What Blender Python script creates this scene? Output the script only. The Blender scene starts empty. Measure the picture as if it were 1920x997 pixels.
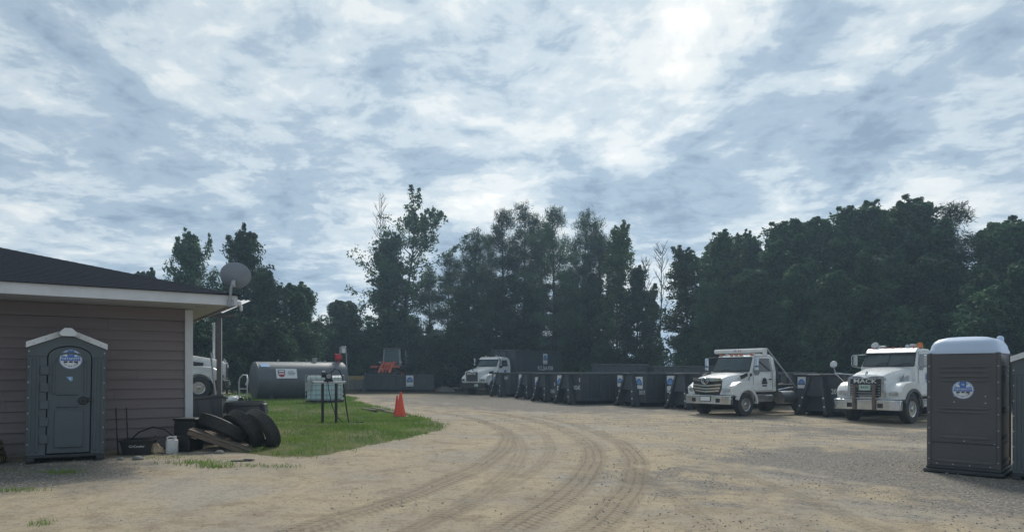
import bpy, bmesh, math, random
import numpy as np
from mathutils import Matrix, Vector
R = math.radians
scn = bpy.context.scene
col = scn.collection

# ---------------------------------------------------------------- camera, sky, sun, exposure
cd = bpy.data.cameras.new('camera')
cam = bpy.data.objects.new('camera', cd); col.objects.link(cam)
cam.location = (0, 0, 1.65); cam.rotation_euler = (R(90), 0, 0)
cd.sensor_width = 36.0; cd.lens = 36.0 * 1240 / 1920
cd.shift_y = 0.104
cd.clip_start = 0.1; cd.clip_end = 3000
scn.camera = cam
SUN_EL, SUN_AZ = R(44), R(8)            # in front of the camera, a little to the right, veiled by cloud
SUN_DIR = Vector((math.sin(SUN_AZ) * math.cos(SUN_EL), math.cos(SUN_AZ) * math.cos(SUN_EL), math.sin(SUN_EL)))

world = bpy.data.worlds.new('World'); scn.world = world; world.use_nodes = True
def build_world():
    nt = world.node_tree; N = nt.nodes; L = nt.links
    N.clear()
    out = N.new('ShaderNodeOutputWorld'); bg = N.new('ShaderNodeBackground'); bg.inputs['Strength'].default_value = 0.1
    L.new(bg.outputs[0], out.inputs[0])
    sky = N.new('ShaderNodeTexSky'); sky.sky_type = 'NISHITA'; sky.sun_disc = False
    sky.sun_elevation = SUN_EL; sky.sun_rotation = SUN_AZ; sky.air_density = 1.0; sky.dust_density = 1.0
    tc = N.new('ShaderNodeTexCoord'); sp = N.new('ShaderNodeSeparateXYZ'); L.new(tc.outputs['Generated'], sp.inputs[0])
    def math_(op, a, b=None, clamp=False):
        n = N.new('ShaderNodeMath'); n.operation = op; n.use_clamp = clamp
        for i, q in enumerate((a, b)):
            if q is None: continue
            if isinstance(q, (int, float)): n.inputs[i].default_value = q
            else: L.new(q, n.inputs[i])
        return n.outputs[0]
    zz = math_('ADD', math_('MAXIMUM', sp.outputs['Z'], 0.0), 0.16)
    u = math_('DIVIDE', sp.outputs['X'], zz); v = math_('DIVIDE', sp.outputs['Y'], zz)
    cb = N.new('ShaderNodeCombineXYZ'); L.new(u, cb.inputs[0]); L.new(v, cb.inputs[1])
    def noise(scale, detail, rough, dist, loc, stretch=(1, 1, 1), rot=0.0):
        mp = N.new('ShaderNodeMapping'); L.new(cb.outputs[0], mp.inputs[0])
        mp.inputs['Location'].default_value = loc; mp.inputs['Scale'].default_value = stretch; mp.inputs['Rotation'].default_value = (0, 0, rot)
        n = N.new('ShaderNodeTexNoise'); L.new(mp.outputs[0], n.inputs['Vector'])
        n.inputs['Scale'].default_value = scale; n.inputs['Detail'].default_value = detail
        n.inputs['Roughness'].default_value = rough; n.inputs['Distortion'].default_value = dist
        return n.outputs[0]
    def ramp(f, stops, interp='EASE'):
        r = N.new('ShaderNodeValToRGB'); L.new(f, r.inputs[0]); r.color_ramp.interpolation = interp
        e = r.color_ramp.elements
        while len(e) < len(stops): e.new(0.5)
        for el, (p, c) in zip(e, stops): el.position = p; el.color = c if len(c) == 4 else (*c, 1)
        return r.outputs[0]
    def mix(f, a, b, mode='MIX'):
        m = N.new('ShaderNodeMix'); m.data_type = 'RGBA'; m.blend_type = mode
        if isinstance(f, (int, float)): m.inputs[0].default_value = f
        else: L.new(f, m.inputs[0])
        for i, q in ((6, a), (7, b)):
            if isinstance(q, tuple): m.inputs[i].default_value = (*q, 1)
            else: L.new(q, m.inputs[i])
        return m.outputs[2]
    big = noise(0.7, 5, 0.55, 0.6, SKY_BIG, (1, 0.8, 1), 0.5)
    mid = noise(2.6, 7, 0.62, 0.4, SKY_MID, (1.0, 0.75, 1), 0.55)
    fine = noise(8.5, 6, 0.62, 0.3, (3.3, 1.1, 0), (0.8, 1.0, 1), 0.4)
    dens = math_('ADD', math_('ADD', math_('MULTIPLY', big, 0.46), math_('MULTIPLY', mid, 0.34)), math_('MULTIPLY', fine, 0.20))
    # thin cloud glows white, thick cloud turns slate blue
    cloud = ramp(dens, [(0.375, (6.4, 6.4, 6.15)), (0.43, (5.2, 5.5, 5.6)), (0.475, (3.9, 4.5, 4.95)), (0.52, (2.6, 3.3, 4.05)), (0.59, (1.75, 2.35, 3.1))])
    # forward scattering: cloud is brighter towards the veiled sun
    dp = N.new('ShaderNodeVectorMath'); dp.operation = 'DOT_PRODUCT'; L.new(tc.outputs['Generated'], dp.inputs[0]); dp.inputs[1].default_value = SUN_DIR
    d01 = math_('MAXIMUM', dp.outputs['Value'], 0.0)
    glow = math_('SUBTRACT', math_('ADD', math_('MULTIPLY', math_('POWER', d01, 3.0), 0.22), 1.0), math_('MULTIPLY', sp.outputs['Z'], 0.38))   # thicker overhead, thinner towards the horizon
    gl = N.new('ShaderNodeVectorMath'); gl.operation = 'SCALE'; L.new(cloud, gl.inputs[0]); L.new(glow, gl.inputs['Scale'])
    hole = ramp(math_('ADD', math_('MULTIPLY', big, 0.4), math_('MULTIPLY', mid, 0.6)), [(0.33, (0.1,) * 3), (0.42, (0.0,) * 3)])
    both = mix(hole, gl.outputs[0], sky.outputs[0])
    L.new(both, bg.inputs['Color'])
SKY_BIG, SKY_MID = (1.7, 4.2, 0), (5.1, 2.3, 0)
build_world()
sd = bpy.data.lights.new('sun', 'SUN'); sd.energy = 2.0; sd.angle = R(16); sd.color = (1.0, 0.95, 0.87)
sun = bpy.data.objects.new('sun', sd); col.objects.link(sun); sun.location = (0, 0, 40)
sun.rotation_euler = (-SUN_DIR).to_track_quat('-Z', 'Y').to_euler()
vs = scn.view_settings; vs.view_transform = 'Standard'; vs.look = 'None'; vs.gamma = 1.0; vs.exposure = 0.7; vs.use_curve_mapping = False
scn.cycles.max_bounces = 6; scn.cycles.diffuse_bounces = 3; scn.cycles.glossy_bounces = 3; scn.cycles.transmission_bounces = 4; scn.cycles.transparent_max_bounces = 6
scn.cycles.use_denoising = True

# ---------------------------------------------------------------- helpers
def tag(o, label=None, cat=None, group=None, kind=None):
    if label: o['label'] = label
    if cat: o['category'] = cat
    if group: o['group'] = group
    if kind: o['kind'] = kind
    return o
def empty(name, loc=(0, 0, 0), rz=0.0, parent=None):
    o = bpy.data.objects.new(name, None); col.objects.link(o)
    o.location = loc; o.rotation_euler = (0, 0, rz); o.parent = parent; o.empty_display_size = 0.2
    return o
def put(name, me, parent=None, loc=None, M=None):
    o = bpy.data.objects.new(name, me); col.objects.link(o); o.parent = parent
    if M is not None: o.matrix_local = M
    elif loc is not None: o.location = loc
    return o
def copy_tree(o, parent=None):
    c = o.copy(); col.objects.link(c); c.parent = parent
    for ch in list(o.children): copy_tree(ch, c)
    return c
def basis(origin, right, up):
    r = Vector(right).normalized(); u = Vector(up).normalized(); n = r.cross(u).normalized(); u = n.cross(r)
    M = Matrix.Identity(4)
    for i in range(3): M[i][0], M[i][1], M[i][2], M[i][3] = r[i], u[i], n[i], origin[i]
    return M

class MB:
    def __init__(s): s.v = []; s.f = []
    def add(s, V, F, M=None):
        b = len(s.v)
        s.v += [tuple(M @ Vector(p)) for p in V] if M is not None else [tuple(p) for p in V]
        s.f += [tuple(i + b for i in f) for f in F]; return s
    def box(s, c, size, bev=0.0, M=None, rz=0.0, rot=None):
        hx, hy, hz = (q / 2 for q in size)
        b = min(bev, hx * .95, hy * .95, hz * .95)
        T = Matrix.Translation(c)
        if rot is not None: T = T @ rot.to_4x4()
        elif rz: T = T @ Matrix.Rotation(rz, 4, 'Z')
        if M is not None: T = M @ T
        if b <= 0:
            V = [(x * hx, y * hy, z * hz) for x in (-1, 1) for y in (-1, 1) for z in (-1, 1)]
            F = [(0, 1, 3, 2), (4, 6, 7, 5), (0, 4, 5, 1), (2, 3, 7, 6), (0, 2, 6, 4), (1, 5, 7, 3)]
            return s.add(V, F, T)
        V = []; idx = {}
        for x in (-1, 1):
            for y in (-1, 1):
                for z in (-1, 1):
                    for a in range(3):
                        idx[x, y, z, a] = len(V)
                        p = [x * (hx - b), y * (hy - b), z * (hz - b)]; p[a] = (x * hx, y * hy, z * hz)[a]; V.append(p)
        F = []
        I = lambda q, a: idx[q[0], q[1], q[2], a]
        for a in range(3):
            o1, o2 = [(1, 2), (2, 0), (0, 1)][a]
            for sg in (-1, 1):
                ring = []
                for (p, q) in ((-1, -1), (1, -1), (1, 1), (-1, 1)):
                    k = [0, 0, 0]; k[a] = sg; k[o1] = p; k[o2] = q; ring.append(I(k, a))
                F.append(tuple(ring if sg > 0 else ring[::-1]))
            for p in (-1, 1):
                for q in (-1, 1):
                    k0 = [0, 0, 0]; k1 = [0, 0, 0]; k0[a] = -1; k1[a] = 1
                    for k in (k0, k1): k[o1] = p; k[o2] = q
                    F.append((I(k0, o1), I(k1, o1), I(k1, o2), I(k0, o2)))
        for x in (-1, 1):
            for y in (-1, 1):
                for z in (-1, 1): F.append(tuple(idx[x, y, z, a] for a in range(3)))
        return s.add(V, F, T)
    def cyl(s, p0, p1, r0, r1=None, n=12, cap=True, M=None):
        p0 = Vector(p0); p1 = Vector(p1); r1 = r0 if r1 is None else r1
        d = (p1 - p0); q = d.to_track_quat('Z', 'Y'); T = Matrix.Translation(p0) @ q.to_matrix().to_4x4()
        if M is not None: T = M @ T
        h = d.length; V = []; F = []
        for i in range(n):
            a = 2 * math.pi * i / n; V.append((r0 * math.cos(a), r0 * math.sin(a), 0)); V.append((r1 * math.cos(a), r1 * math.sin(a), h))
        for i in range(n):
            j = (i + 1) % n; F.append((2 * i, 2 * j, 2 * j + 1, 2 * i + 1))
        if cap: F.append(tuple(2 * i for i in range(n))[::-1]); F.append(tuple(2 * i + 1 for i in range(n)))
        return s.add(V, F, T)
    def tube(s, pts, r, n=8, M=None, closed=False):
        P = [Vector(p) for p in pts]; m = len(P); rs = r if isinstance(r, (list, tuple)) else [r] * m
        V = []; F = []; up = Vector((0.13, 0.21, 0.97)).normalized(); px = None
        for i, p in enumerate(P):
            t = (P[(i + 1) % m] - P[i - 1]) if closed else (P[min(i + 1, m - 1)] - P[max(i - 1, 0)])
            t.normalize()
            x = (px - t * px.dot(t)) if px is not None else up.cross(t)
            if x.length < 1e-4: x = Vector((1, 0, 0)).cross(t)
            x.normalize(); px = x; y = t.cross(x)
            for k in range(n):
                a = 2 * math.pi * k / n; V.append(p + rs[i] * (math.cos(a) * x + math.sin(a) * y))
        for i in range(m if closed else m - 1):
            for k in range(n):
                a, b = i * n + k, i * n + (k + 1) % n; i2 = (i + 1) % m
                F.append((a, b, i2 * n + (k + 1) % n, i2 * n + k))
        if not closed: F.append(tuple(range(n))[::-1]); F.append(tuple((m - 1) * n + k for k in range(n)))
        return s.add(V, F, M)
    def prism(s, poly, a, b, axis='y', M=None):
        """poly is a list of 2-D points; extruded from a to b along axis (x: poly=(y,z), y: poly=(x,z), z: poly=(x,y))"""
        def P(p, t): return {'x': (t, p[0], p[1]), 'y': (p[0], t, p[1]), 'z': (p[0], p[1], t)}[axis]
        n = len(poly); V = [P(p, a) for p in poly] + [P(p, b) for p in poly]
        F = [tuple(range(n))[::-1], tuple(range(n, 2 * n))] + [(i, (i + 1) % n, n + (i + 1) % n, n + i) for i in range(n)]
        return s.add(V, F, M)
    def lathe(s, prof, n=24, M=None, close=False):
        V = []; F = []; m = len(prof)
        for (r, h) in prof:
            for k in range(n):
                a = 2 * math.pi * k / n; V.append((r * math.cos(a), r * math.sin(a), h))
        for i in range(m if close else m - 1):
            i2 = (i + 1) % m
            for k in range(n):
                k2 = (k + 1) % n; F.append((i * n + k, i * n + k2, i2 * n + k2, i2 * n + k))
        if not close:
            if prof[0][0] > 1e-5: F.append(tuple(range(n))[::-1])
            if prof[-1][0] > 1e-5: F.append(tuple((m - 1) * n + k for k in range(n)))
        return s.add(V, F, M)
    def loft(s, secs, cap=True, M=None):
        """secs: closed rings of equal point count"""
        n = len(secs[0]); V = [p for q in secs for p in q]; F = []
        for i in range(len(secs) - 1):
            for k in range(n):
                k2 = (k + 1) % n; F.append((i * n + k, i * n + k2, (i + 1) * n + k2, (i + 1) * n + k))
        if cap: F.append(tuple(range(n))[::-1]); F.append(tuple((len(secs) - 1) * n + k for k in range(n)))
        return s.add(V, F, M)
    def mesh(s, name, m, angle=32):
        me = bpy.data.meshes.new(name); me.from_pydata(s.v, [], s.f)
        bm = bmesh.new(); bm.from_mesh(me); bmesh.ops.remove_doubles(bm, verts=bm.verts, dist=1e-5)
        bmesh.ops.recalc_face_normals(bm, faces=bm.faces); bm.to_mesh(me); bm.free()
        me.polygons.foreach_set('use_smooth', [True] * len(me.polygons)); me.set_sharp_from_angle(angle=R(angle))
        if m is not None: me.materials.append(m)
        return me
    def build(s, name, m, parent=None, loc=None, M=None, angle=32):
        return put(name, s.mesh(name, m, angle), parent, loc, M)

_txt = {}
def text_geo(t, size=1.0):
    """outline of a line of lettering as flat faces, centred on the origin"""
    if t not in _txt:
        cu = bpy.data.curves.new('lettering', 'FONT'); cu.body = t; cu.align_x = 'CENTER'; cu.align_y = 'CENTER'; cu.resolution_u = 2; cu.offset = 0.012
        ob = bpy.data.objects.new('lettering_source', cu); col.objects.link(ob)
        dg = bpy.context.evaluated_depsgraph_get(); me = ob.evaluated_get(dg).to_mesh()
        _txt[t] = ([tuple(v.co) for v in me.vertices], [tuple(p.vertices) for p in me.polygons])
        ob.evaluated_get(dg).to_mesh_clear(); bpy.data.objects.remove(ob); bpy.data.curves.remove(cu)
    V, F = _txt[t]
    return [(x * size, y * size, 0) for x, y, z in V], F
def text(name, t, size, m, parent, origin, right, up, sx=1.0, thick=0.0):
    V, F = text_geo(t, size); V = [(x * sx, y, z) for x, y, z in V]
    me = bpy.data.meshes.new(name); me.from_pydata(V, [], F); me.materials.append(m)
    o = put(name, me, parent, M=basis(origin, right, up))
    if thick: md = o.modifiers.new('thickness', 'SOLIDIFY'); md.thickness = thick; md.offset = 1
    return o

# ---------------------------------------------------------------- materials
def mat(name, c, rough=0.6, metal=0.0, c2=None, scale=4.0, amount=0.5, bump=0.0, bscale=40.0, spec=0.5, coat=0.0, dirt=None, dirt_amt=0.0, dscale=2.5, detail=5, stretch=None, trans=0.0):
    m = bpy.data.materials.new(name); m.use_nodes = True
    nt = m.node_tree; N = nt.nodes; L = nt.links; b = N['Principled BSDF']
    b.inputs['Roughness'].default_value = rough; b.inputs['Metallic'].default_value = metal
    b.inputs['Specular IOR Level'].default_value = spec; b.inputs['Coat Weight'].default_value = coat
    tc = N.new('ShaderNodeTexCoord')
    vec = tc.outputs['Object']
    if stretch:
        mp = N.new('ShaderNodeMapping'); mp.inputs['Scale'].default_value = stretch; L.new(vec, mp.inputs[0]); vec = mp.outputs[0]
    def nz(sc, det=detail, ro=0.6):
        n = N.new('ShaderNodeTexNoise'); n.inputs['Scale'].default_value = sc; n.inputs['Detail'].default_value = det; n.inputs['Roughness'].default_value = ro
        L.new(vec, n.inputs['Vector']); return n.outputs[0]
    c2 = c2 or tuple(q * 0.72 for q in c)
    def mixc(f, a, bb):
        x = N.new('ShaderNodeMix'); x.data_type = 'RGBA'; L.new(f, x.inputs[0])
        for i, q in ((6, a), (7, bb)):
            if isinstance(q, tuple): x.inputs[i].default_value = (*q, 1)
            else: L.new(q, x.inputs[i])
        return x.outputs[2]
    def rng(f, a, bb, lo=0.0, hi=1.0):
        r = N.new('ShaderNodeMapRange'); r.inputs[1].default_value = a; r.inputs[2].default_value = bb; r.inputs[3].default_value = lo; r.inputs[4].default_value = hi
        L.new(f, r.inputs[0]); return r.outputs[0]
    base = mixc(rng(nz(scale), 0.35, 0.7, 0, amount * 2 if amount < .5 else 1), c, c2)
    if dirt: base = mixc(rng(nz(dscale, 8, 0.7), 0.5, 0.75, 0, dirt_amt), base, dirt)
    L.new(base, b.inputs['Base Color'])
    L.new(rng(nz(scale * 2.3), 0.3, 0.7, max(rough - .08, .02), min(rough + .1, 1)), b.inputs['Roughness'])
    if bump:
        bp = N.new('ShaderNodeBump'); bp.inputs['Strength'].default_value = bump; bp.inputs['Distance'].default_value = 0.02
        L.new(nz(bscale), bp.inputs['Height']); L.new(bp.outputs[0], b.inputs['Normal'])
    return m
DUST = (0.27, 0.23, 0.17)
W_PAINT = mat('white_truck_paint', (0.74, 0.76, 0.76), 0.3, c2=(0.66, 0.68, 0.67), coat=0.35, dirt=(0.45, 0.41, 0.34), dirt_amt=0.25)
CHROME = mat('chrome', (0.66, 0.71, 0.77), 0.16, 1.0, c2=(0.52, 0.56, 0.62), dirt=(0.3, 0.28, 0.25), dirt_amt=0.15, bump=0.12, bscale=5)
ALU = mat('aluminium', (0.55, 0.56, 0.57), 0.35, 0.9, dirt=(0.25, 0.23, 0.2), dirt_amt=0.3)
BLACK = mat('black_plastic', (0.018, 0.019, 0.02), 0.5, dirt=(0.1, 0.09, 0.075), dirt_amt=0.2)
DKMETAL = mat('dark_chassis', (0.022, 0.023, 0.025), 0.6, dirt=(0.1, 0.085, 0.065), dirt_amt=0.5, dscale=5)
RUBBER = mat('tyre_rubber', (0.03, 0.03, 0.031), 0.75, c2=(0.042, 0.041, 0.04), dirt=(0.12, 0.1, 0.08), dirt_amt=0.35, bump=0.2, bscale=60)
GLASS = mat('dark_glass', (0.02, 0.03, 0.034), 0.06, c2=(0.03, 0.042, 0.047), spec=0.9)
WINDSHIELD = mat('windshield_glass', (0.035, 0.055, 0.06), 0.06, c2=(0.05, 0.075, 0.08), spec=0.45)
LENS = mat('headlight_lens', (0.72, 0.74, 0.75), 0.12, 0.0, spec=0.8)
AMBER = mat('amber_lens', (0.75, 0.2, 0.02), 0.25)
REDLENS = mat('red_lens', (0.55, 0.03, 0.02), 0.3)
DUMP = mat('dumpster_paint', (0.042, 0.053, 0.06), 0.45, c2=(0.055, 0.066, 0.073), dirt=(0.13, 0.1, 0.08), dirt_amt=0.5, dscale=1.7, bump=0.15, bscale=7, spec=0.5)
DUMP_IN = mat('dumpster_inside', (0.04, 0.042, 0.043), 0.75, dirt=(0.14, 0.09, 0.06), dirt_amt=0.5)
DECAL_W = mat('decal_white', (0.72, 0.75, 0.78), 0.45, amount=0.15)
DECAL_B = mat('decal_blue', (0.07, 0.17, 0.48), 0.45, amount=0.2)
DECAL_LB = mat('decal_light_blue', (0.22, 0.42, 0.68), 0.45, amount=0.2)
DECAL_K = mat('decal_black', (0.02, 0.02, 0.03), 0.5)
DECAL_R = mat('decal_red', (0.5, 0.03, 0.03), 0.45)
REFL = mat('reflector_white', (0.8, 0.8, 0.78), 0.3)
WHITE_TRIM = mat('white_painted_trim', (0.68, 0.7, 0.73), 0.5, c2=(0.6, 0.62, 0.64), dirt=(0.4, 0.39, 0.36), dirt_amt=0.35, dscale=1.5)
SOFFIT = mat('soffit_paint', (0.55, 0.56, 0.58), 0.6, c2=(0.48, 0.49, 0.5))
SIDING = mat('brown_siding', (0.235, 0.195, 0.194), 0.62, c2=(0.195, 0.163, 0.164), scale=1.2, dirt=(0.2, 0.17, 0.15), dirt_amt=0.25, bump=0.08, bscale=30, stretch=(0.3, 1, 6))
SHINGLE = mat('asphalt_shingle', (0.018, 0.022, 0.032), 0.95, c2=(0.026, 0.031, 0.042), scale=14, bump=0.5, bscale=120, spec=0.03)
PJ_GREY = mat('grey_green_plastic', (0.082, 0.105, 0.115), 0.5, c2=(0.068, 0.088, 0.098), scale=1.5, dirt=(0.12, 0.12, 0.11), dirt_amt=0.2, bump=0.04, bscale=90)
PJ_DARK = mat('dark_plastic', (0.03, 0.036, 0.04), 0.55, dirt=(0.13, 0.12, 0.1), dirt_amt=0.3)
PJ_BROWN = mat('charcoal_plastic', (0.085, 0.084, 0.088), 0.5, c2=(0.072, 0.071, 0.075), scale=1.5, dirt=(0.15, 0.14, 0.12), dirt_amt=0.25, bump=0.04, bscale=90)
PJ_WHITE = mat('white_plastic', (0.7, 0.72, 0.73), 0.5, c2=(0.62, 0.64, 0.65), dirt=(0.4, 0.38, 0.34), dirt_amt=0.3)
PJ_BLUEW = mat('translucent_blue_white_plastic', (0.5, 0.6, 0.75), 0.4, c2=(0.44, 0.54, 0.7), scale=2)
TANKP = mat('grey_tank_paint', (0.098, 0.118, 0.132), 0.42, c2=(0.082, 0.1, 0.112), scale=2, dirt=(0.16, 0.13, 0.1), dirt_amt=0.3, stretch=(2, 2, 0.5))
POLY = mat('pale_poly_tank', (0.47, 0.66, 0.68), 0.4, c2=(0.42, 0.6, 0.63), scale=2)
POLY_TOP = mat('pale_poly_top', (0.62, 0.72, 0.73), 0.4)
GALV = mat('galvanised', (0.36, 0.38, 0.4), 0.42, 0.75, c2=(0.28, 0.3, 0.31), scale=9)
DISHM = mat('dish_grey', (0.23, 0.27, 0.33), 0.5, c2=(0.2, 0.235, 0.29))
WOOD = mat('weathered_wood', (0.19, 0.15, 0.115), 0.85, c2=(0.12, 0.095, 0.075), scale=5, bump=0.3, bscale=18, stretch=(1, 6, 6))
POSTW = mat('brown_post', (0.12, 0.085, 0.07), 0.85, c2=(0.08, 0.06, 0.05), scale=5, bump=0.3, bscale=18, stretch=(6, 6, 1))
ORANGE = mat('loader_orange', (0.62, 0.12, 0.05), 0.45, c2=(0.5, 0.1, 0.05), dirt=DUST, dirt_amt=0.35)
CONE = mat('cone_orange', (0.85, 0.1, 0.04), 0.5, c2=(0.75, 0.085, 0.035), dirt=(0.4, 0.15, 0.08), dirt_amt=0.3)
CONE_D = mat('faded_cone_orange', (0.68, 0.07, 0.035), 0.55, dirt=(0.35, 0.12, 0.07), dirt_amt=0.35)
RED = mat('red_paint', (0.5, 0.02, 0.025), 0.4)
CONCRETE = mat('concrete', (0.24, 0.235, 0.22), 0.85, c2=(0.17, 0.165, 0.15), bump=0.4, bscale=25)
YELLOWW = mat('yellow_timber', (0.42, 0.3, 0.1), 0.8, c2=(0.3, 0.22, 0.1), bump=0.2)
BIN = mat('grey_bin_plastic', (0.07, 0.078, 0.085), 0.5, c2=(0.06, 0.066, 0.072), dirt=(0.16, 0.15, 0.13), dirt_amt=0.3)
JUG = mat('dirty_white_plastic', (0.62, 0.64, 0.64), 0.5, dirt=(0.3, 0.26, 0.2), dirt_amt=0.6, dscale=12)
PAPER = mat('brown_paper', (0.33, 0.26, 0.17), 0.85, c2=(0.25, 0.2, 0.13), bump=0.4, bscale=20)
PINK = mat('faded_pink_pipe', (0.55, 0.25, 0.27), 0.5)
HOSE_Y = mat('yellow_hose', (0.36, 0.29, 0.09), 0.55)
STEELB = mat('rusty_steel', (0.17, 0.135, 0.115), 0.55, 0.4, c2=(0.1, 0.075, 0.06), scale=8)
TIN = mat('corrugated_tin', (0.42, 0.44, 0.46), 0.55, 0.2, c2=(0.34, 0.35, 0.36))
PLATE = mat('plate_green_white', (0.42, 0.58, 0.52), 0.4)
SHEDM = mat('pale_shed_metal', (0.62, 0.65, 0.67), 0.6)

# ---------------------------------------------------------------- ground height
CTRL = [(-7.7, 11.3, .15), (-9.5, 12.5, .15), (-6.8, 13.8, .12), (-5.0, 13.5, .1), (8.6, 11.5, -.17), (10, 11, -.17), (9.5, 28, -.12), (11, 31, -.14), (14, 25, -.27), (17, 27, -.3), (-2, 49, 0), (0, 53, 0), (-11, 34, .18), (-9.4, 31.6, .22),
        (-15, 34, .34), (-16, 30, .25), (0, 3, 0), (1, 8, -.02), (-4, 8, 0.02), (-4, 24, .04), (-5.7, 20, .08), (3, 36, -.05), (-.8, 45, 0), (6, 34, -.09), (13, 28, -.2), (3, 18, -.05), (-11, 58, 0), (-20, 55, .1), (10, 60, -.1), (30, 45, -.3), (25, 20, -.3), (-25, 20, .2)]
_C = np.array(CTRL)
def gz_arr(x, y):
    x = np.asarray(x, float); y = np.asarray(y, float)
    d2 = ((x[..., None] - _C[:, 0]) ** 2 + ((y[..., None] - _C[:, 1]) * 0.8) ** 2)
    w = np.exp(-d2 / (2 * 3.2 ** 2)) + 1e-3 / (1 + d2)
    z = (w * _C[:, 2]).sum(-1) / w.sum(-1)
    r = np.hypot(x, y - 30)
    mound = .7 * np.exp(-((x + 12.2) / 4.2) ** 2 - ((y - 63.2) / 2.9) ** 2)      # low earth bank the loader stands on
    return z * np.clip(1 - (r - 45) / 60, 0, 1) + mound
def gz(x, y): return float(gz_arr(np.array([x]), np.array([y]))[0])

# ---------------------------------------------------------------- ground
def inside(poly, x, y):
    c = np.zeros(np.shape(x), bool); n = len(poly)
    for i in range(n):
        (x0, y0), (x1, y1) = poly[i], poly[i - 1]
        k = ((y0 > y) != (y1 > y)) & (x < (x1 - x0) * (y - y0) / ((y1 - y0) + 1e-12) + x0); c ^= k
    return c
def edge_dist(poly, x, y):
    d = np.full(np.shape(x), 1e9); n = len(poly)
    for i in range(n):
        ax, ay = poly[i]; bx, by = poly[(i + 1) % n]
        t = np.clip(((x - ax) * (bx - ax) + (y - ay) * (by - ay)) / ((bx - ax) ** 2 + (by - ay) ** 2), 0, 1)
        d = np.minimum(d, np.hypot(x - ax - t * (bx - ax), y - ay - t * (by - ay)))
    return d
GRASS = [(-6.4, 14.4), (-5.4, 12.9), (-4.5, 12.3), (-3.7, 12.2), (-3.2, 13.6), (-2.55, 15.6), (-1.95, 18.3), (-2.1, 20.5), (-2.9, 23), (-4.4, 26.5), (-6.4, 30.2), (-8.2, 33.8), (-8.6, 37), (-10, 40), (-14, 42), (-20, 42), (-30, 40), (-30, 22), (-14, 24)]
def smooth_noise(x, y, s, seed):
    rs = np.random.RandomState(seed); g = rs.rand(64, 64)
    u = np.asarray(x) / s + 1000.3; v = np.asarray(y) / s + 1000.7
    i = np.floor(u).astype(int); j = np.floor(v).astype(int); fu = u - i; fv = v - j
    fu = fu * fu * (3 - 2 * fu); fv = fv * fv * (3 - 2 * fv)
    G = lambda a, b: g[a % 64, b % 64]
    return (G(i, j) * (1 - fu) + G(i + 1, j) * fu) * (1 - fv) + (G(i, j + 1) * (1 - fu) + G(i + 1, j + 1) * fu) * fv
def gravel_mask(x, y):
    m = np.zeros(np.shape(x))
    blob = lambda cx, cy, rx, ry, a: a * np.exp(-(((x - cx) / rx) ** 2 + ((y - cy) / ry) ** 2))
    for b in ((-7.6, 10.2, 2.0, 1.5, 1.25), (-8.5, 8.6, 2.2, 1.4, .9), (8.5, 9.6, 2.8, 2.6, 1.15), (7, 13.5, 3.2, 2.4, .95), (2.2, 10.5, 1.6, 1.7, .55), (12, 20, 6, 4, .7), (4, 31, 9, 5, .75), (-3, 40, 8, 8, .95), (1.0, 14.5, 1.2, 2, .2), (-1.3, 8.2, .8, .7, .55), (4, 23, 9, 4, .22), (6, 13, 4, 3, .2), (3.5, 8, 2.5, 2, .4)): m = m + blob(*b)
    return np.clip(m, 0, 1.1)
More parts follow.
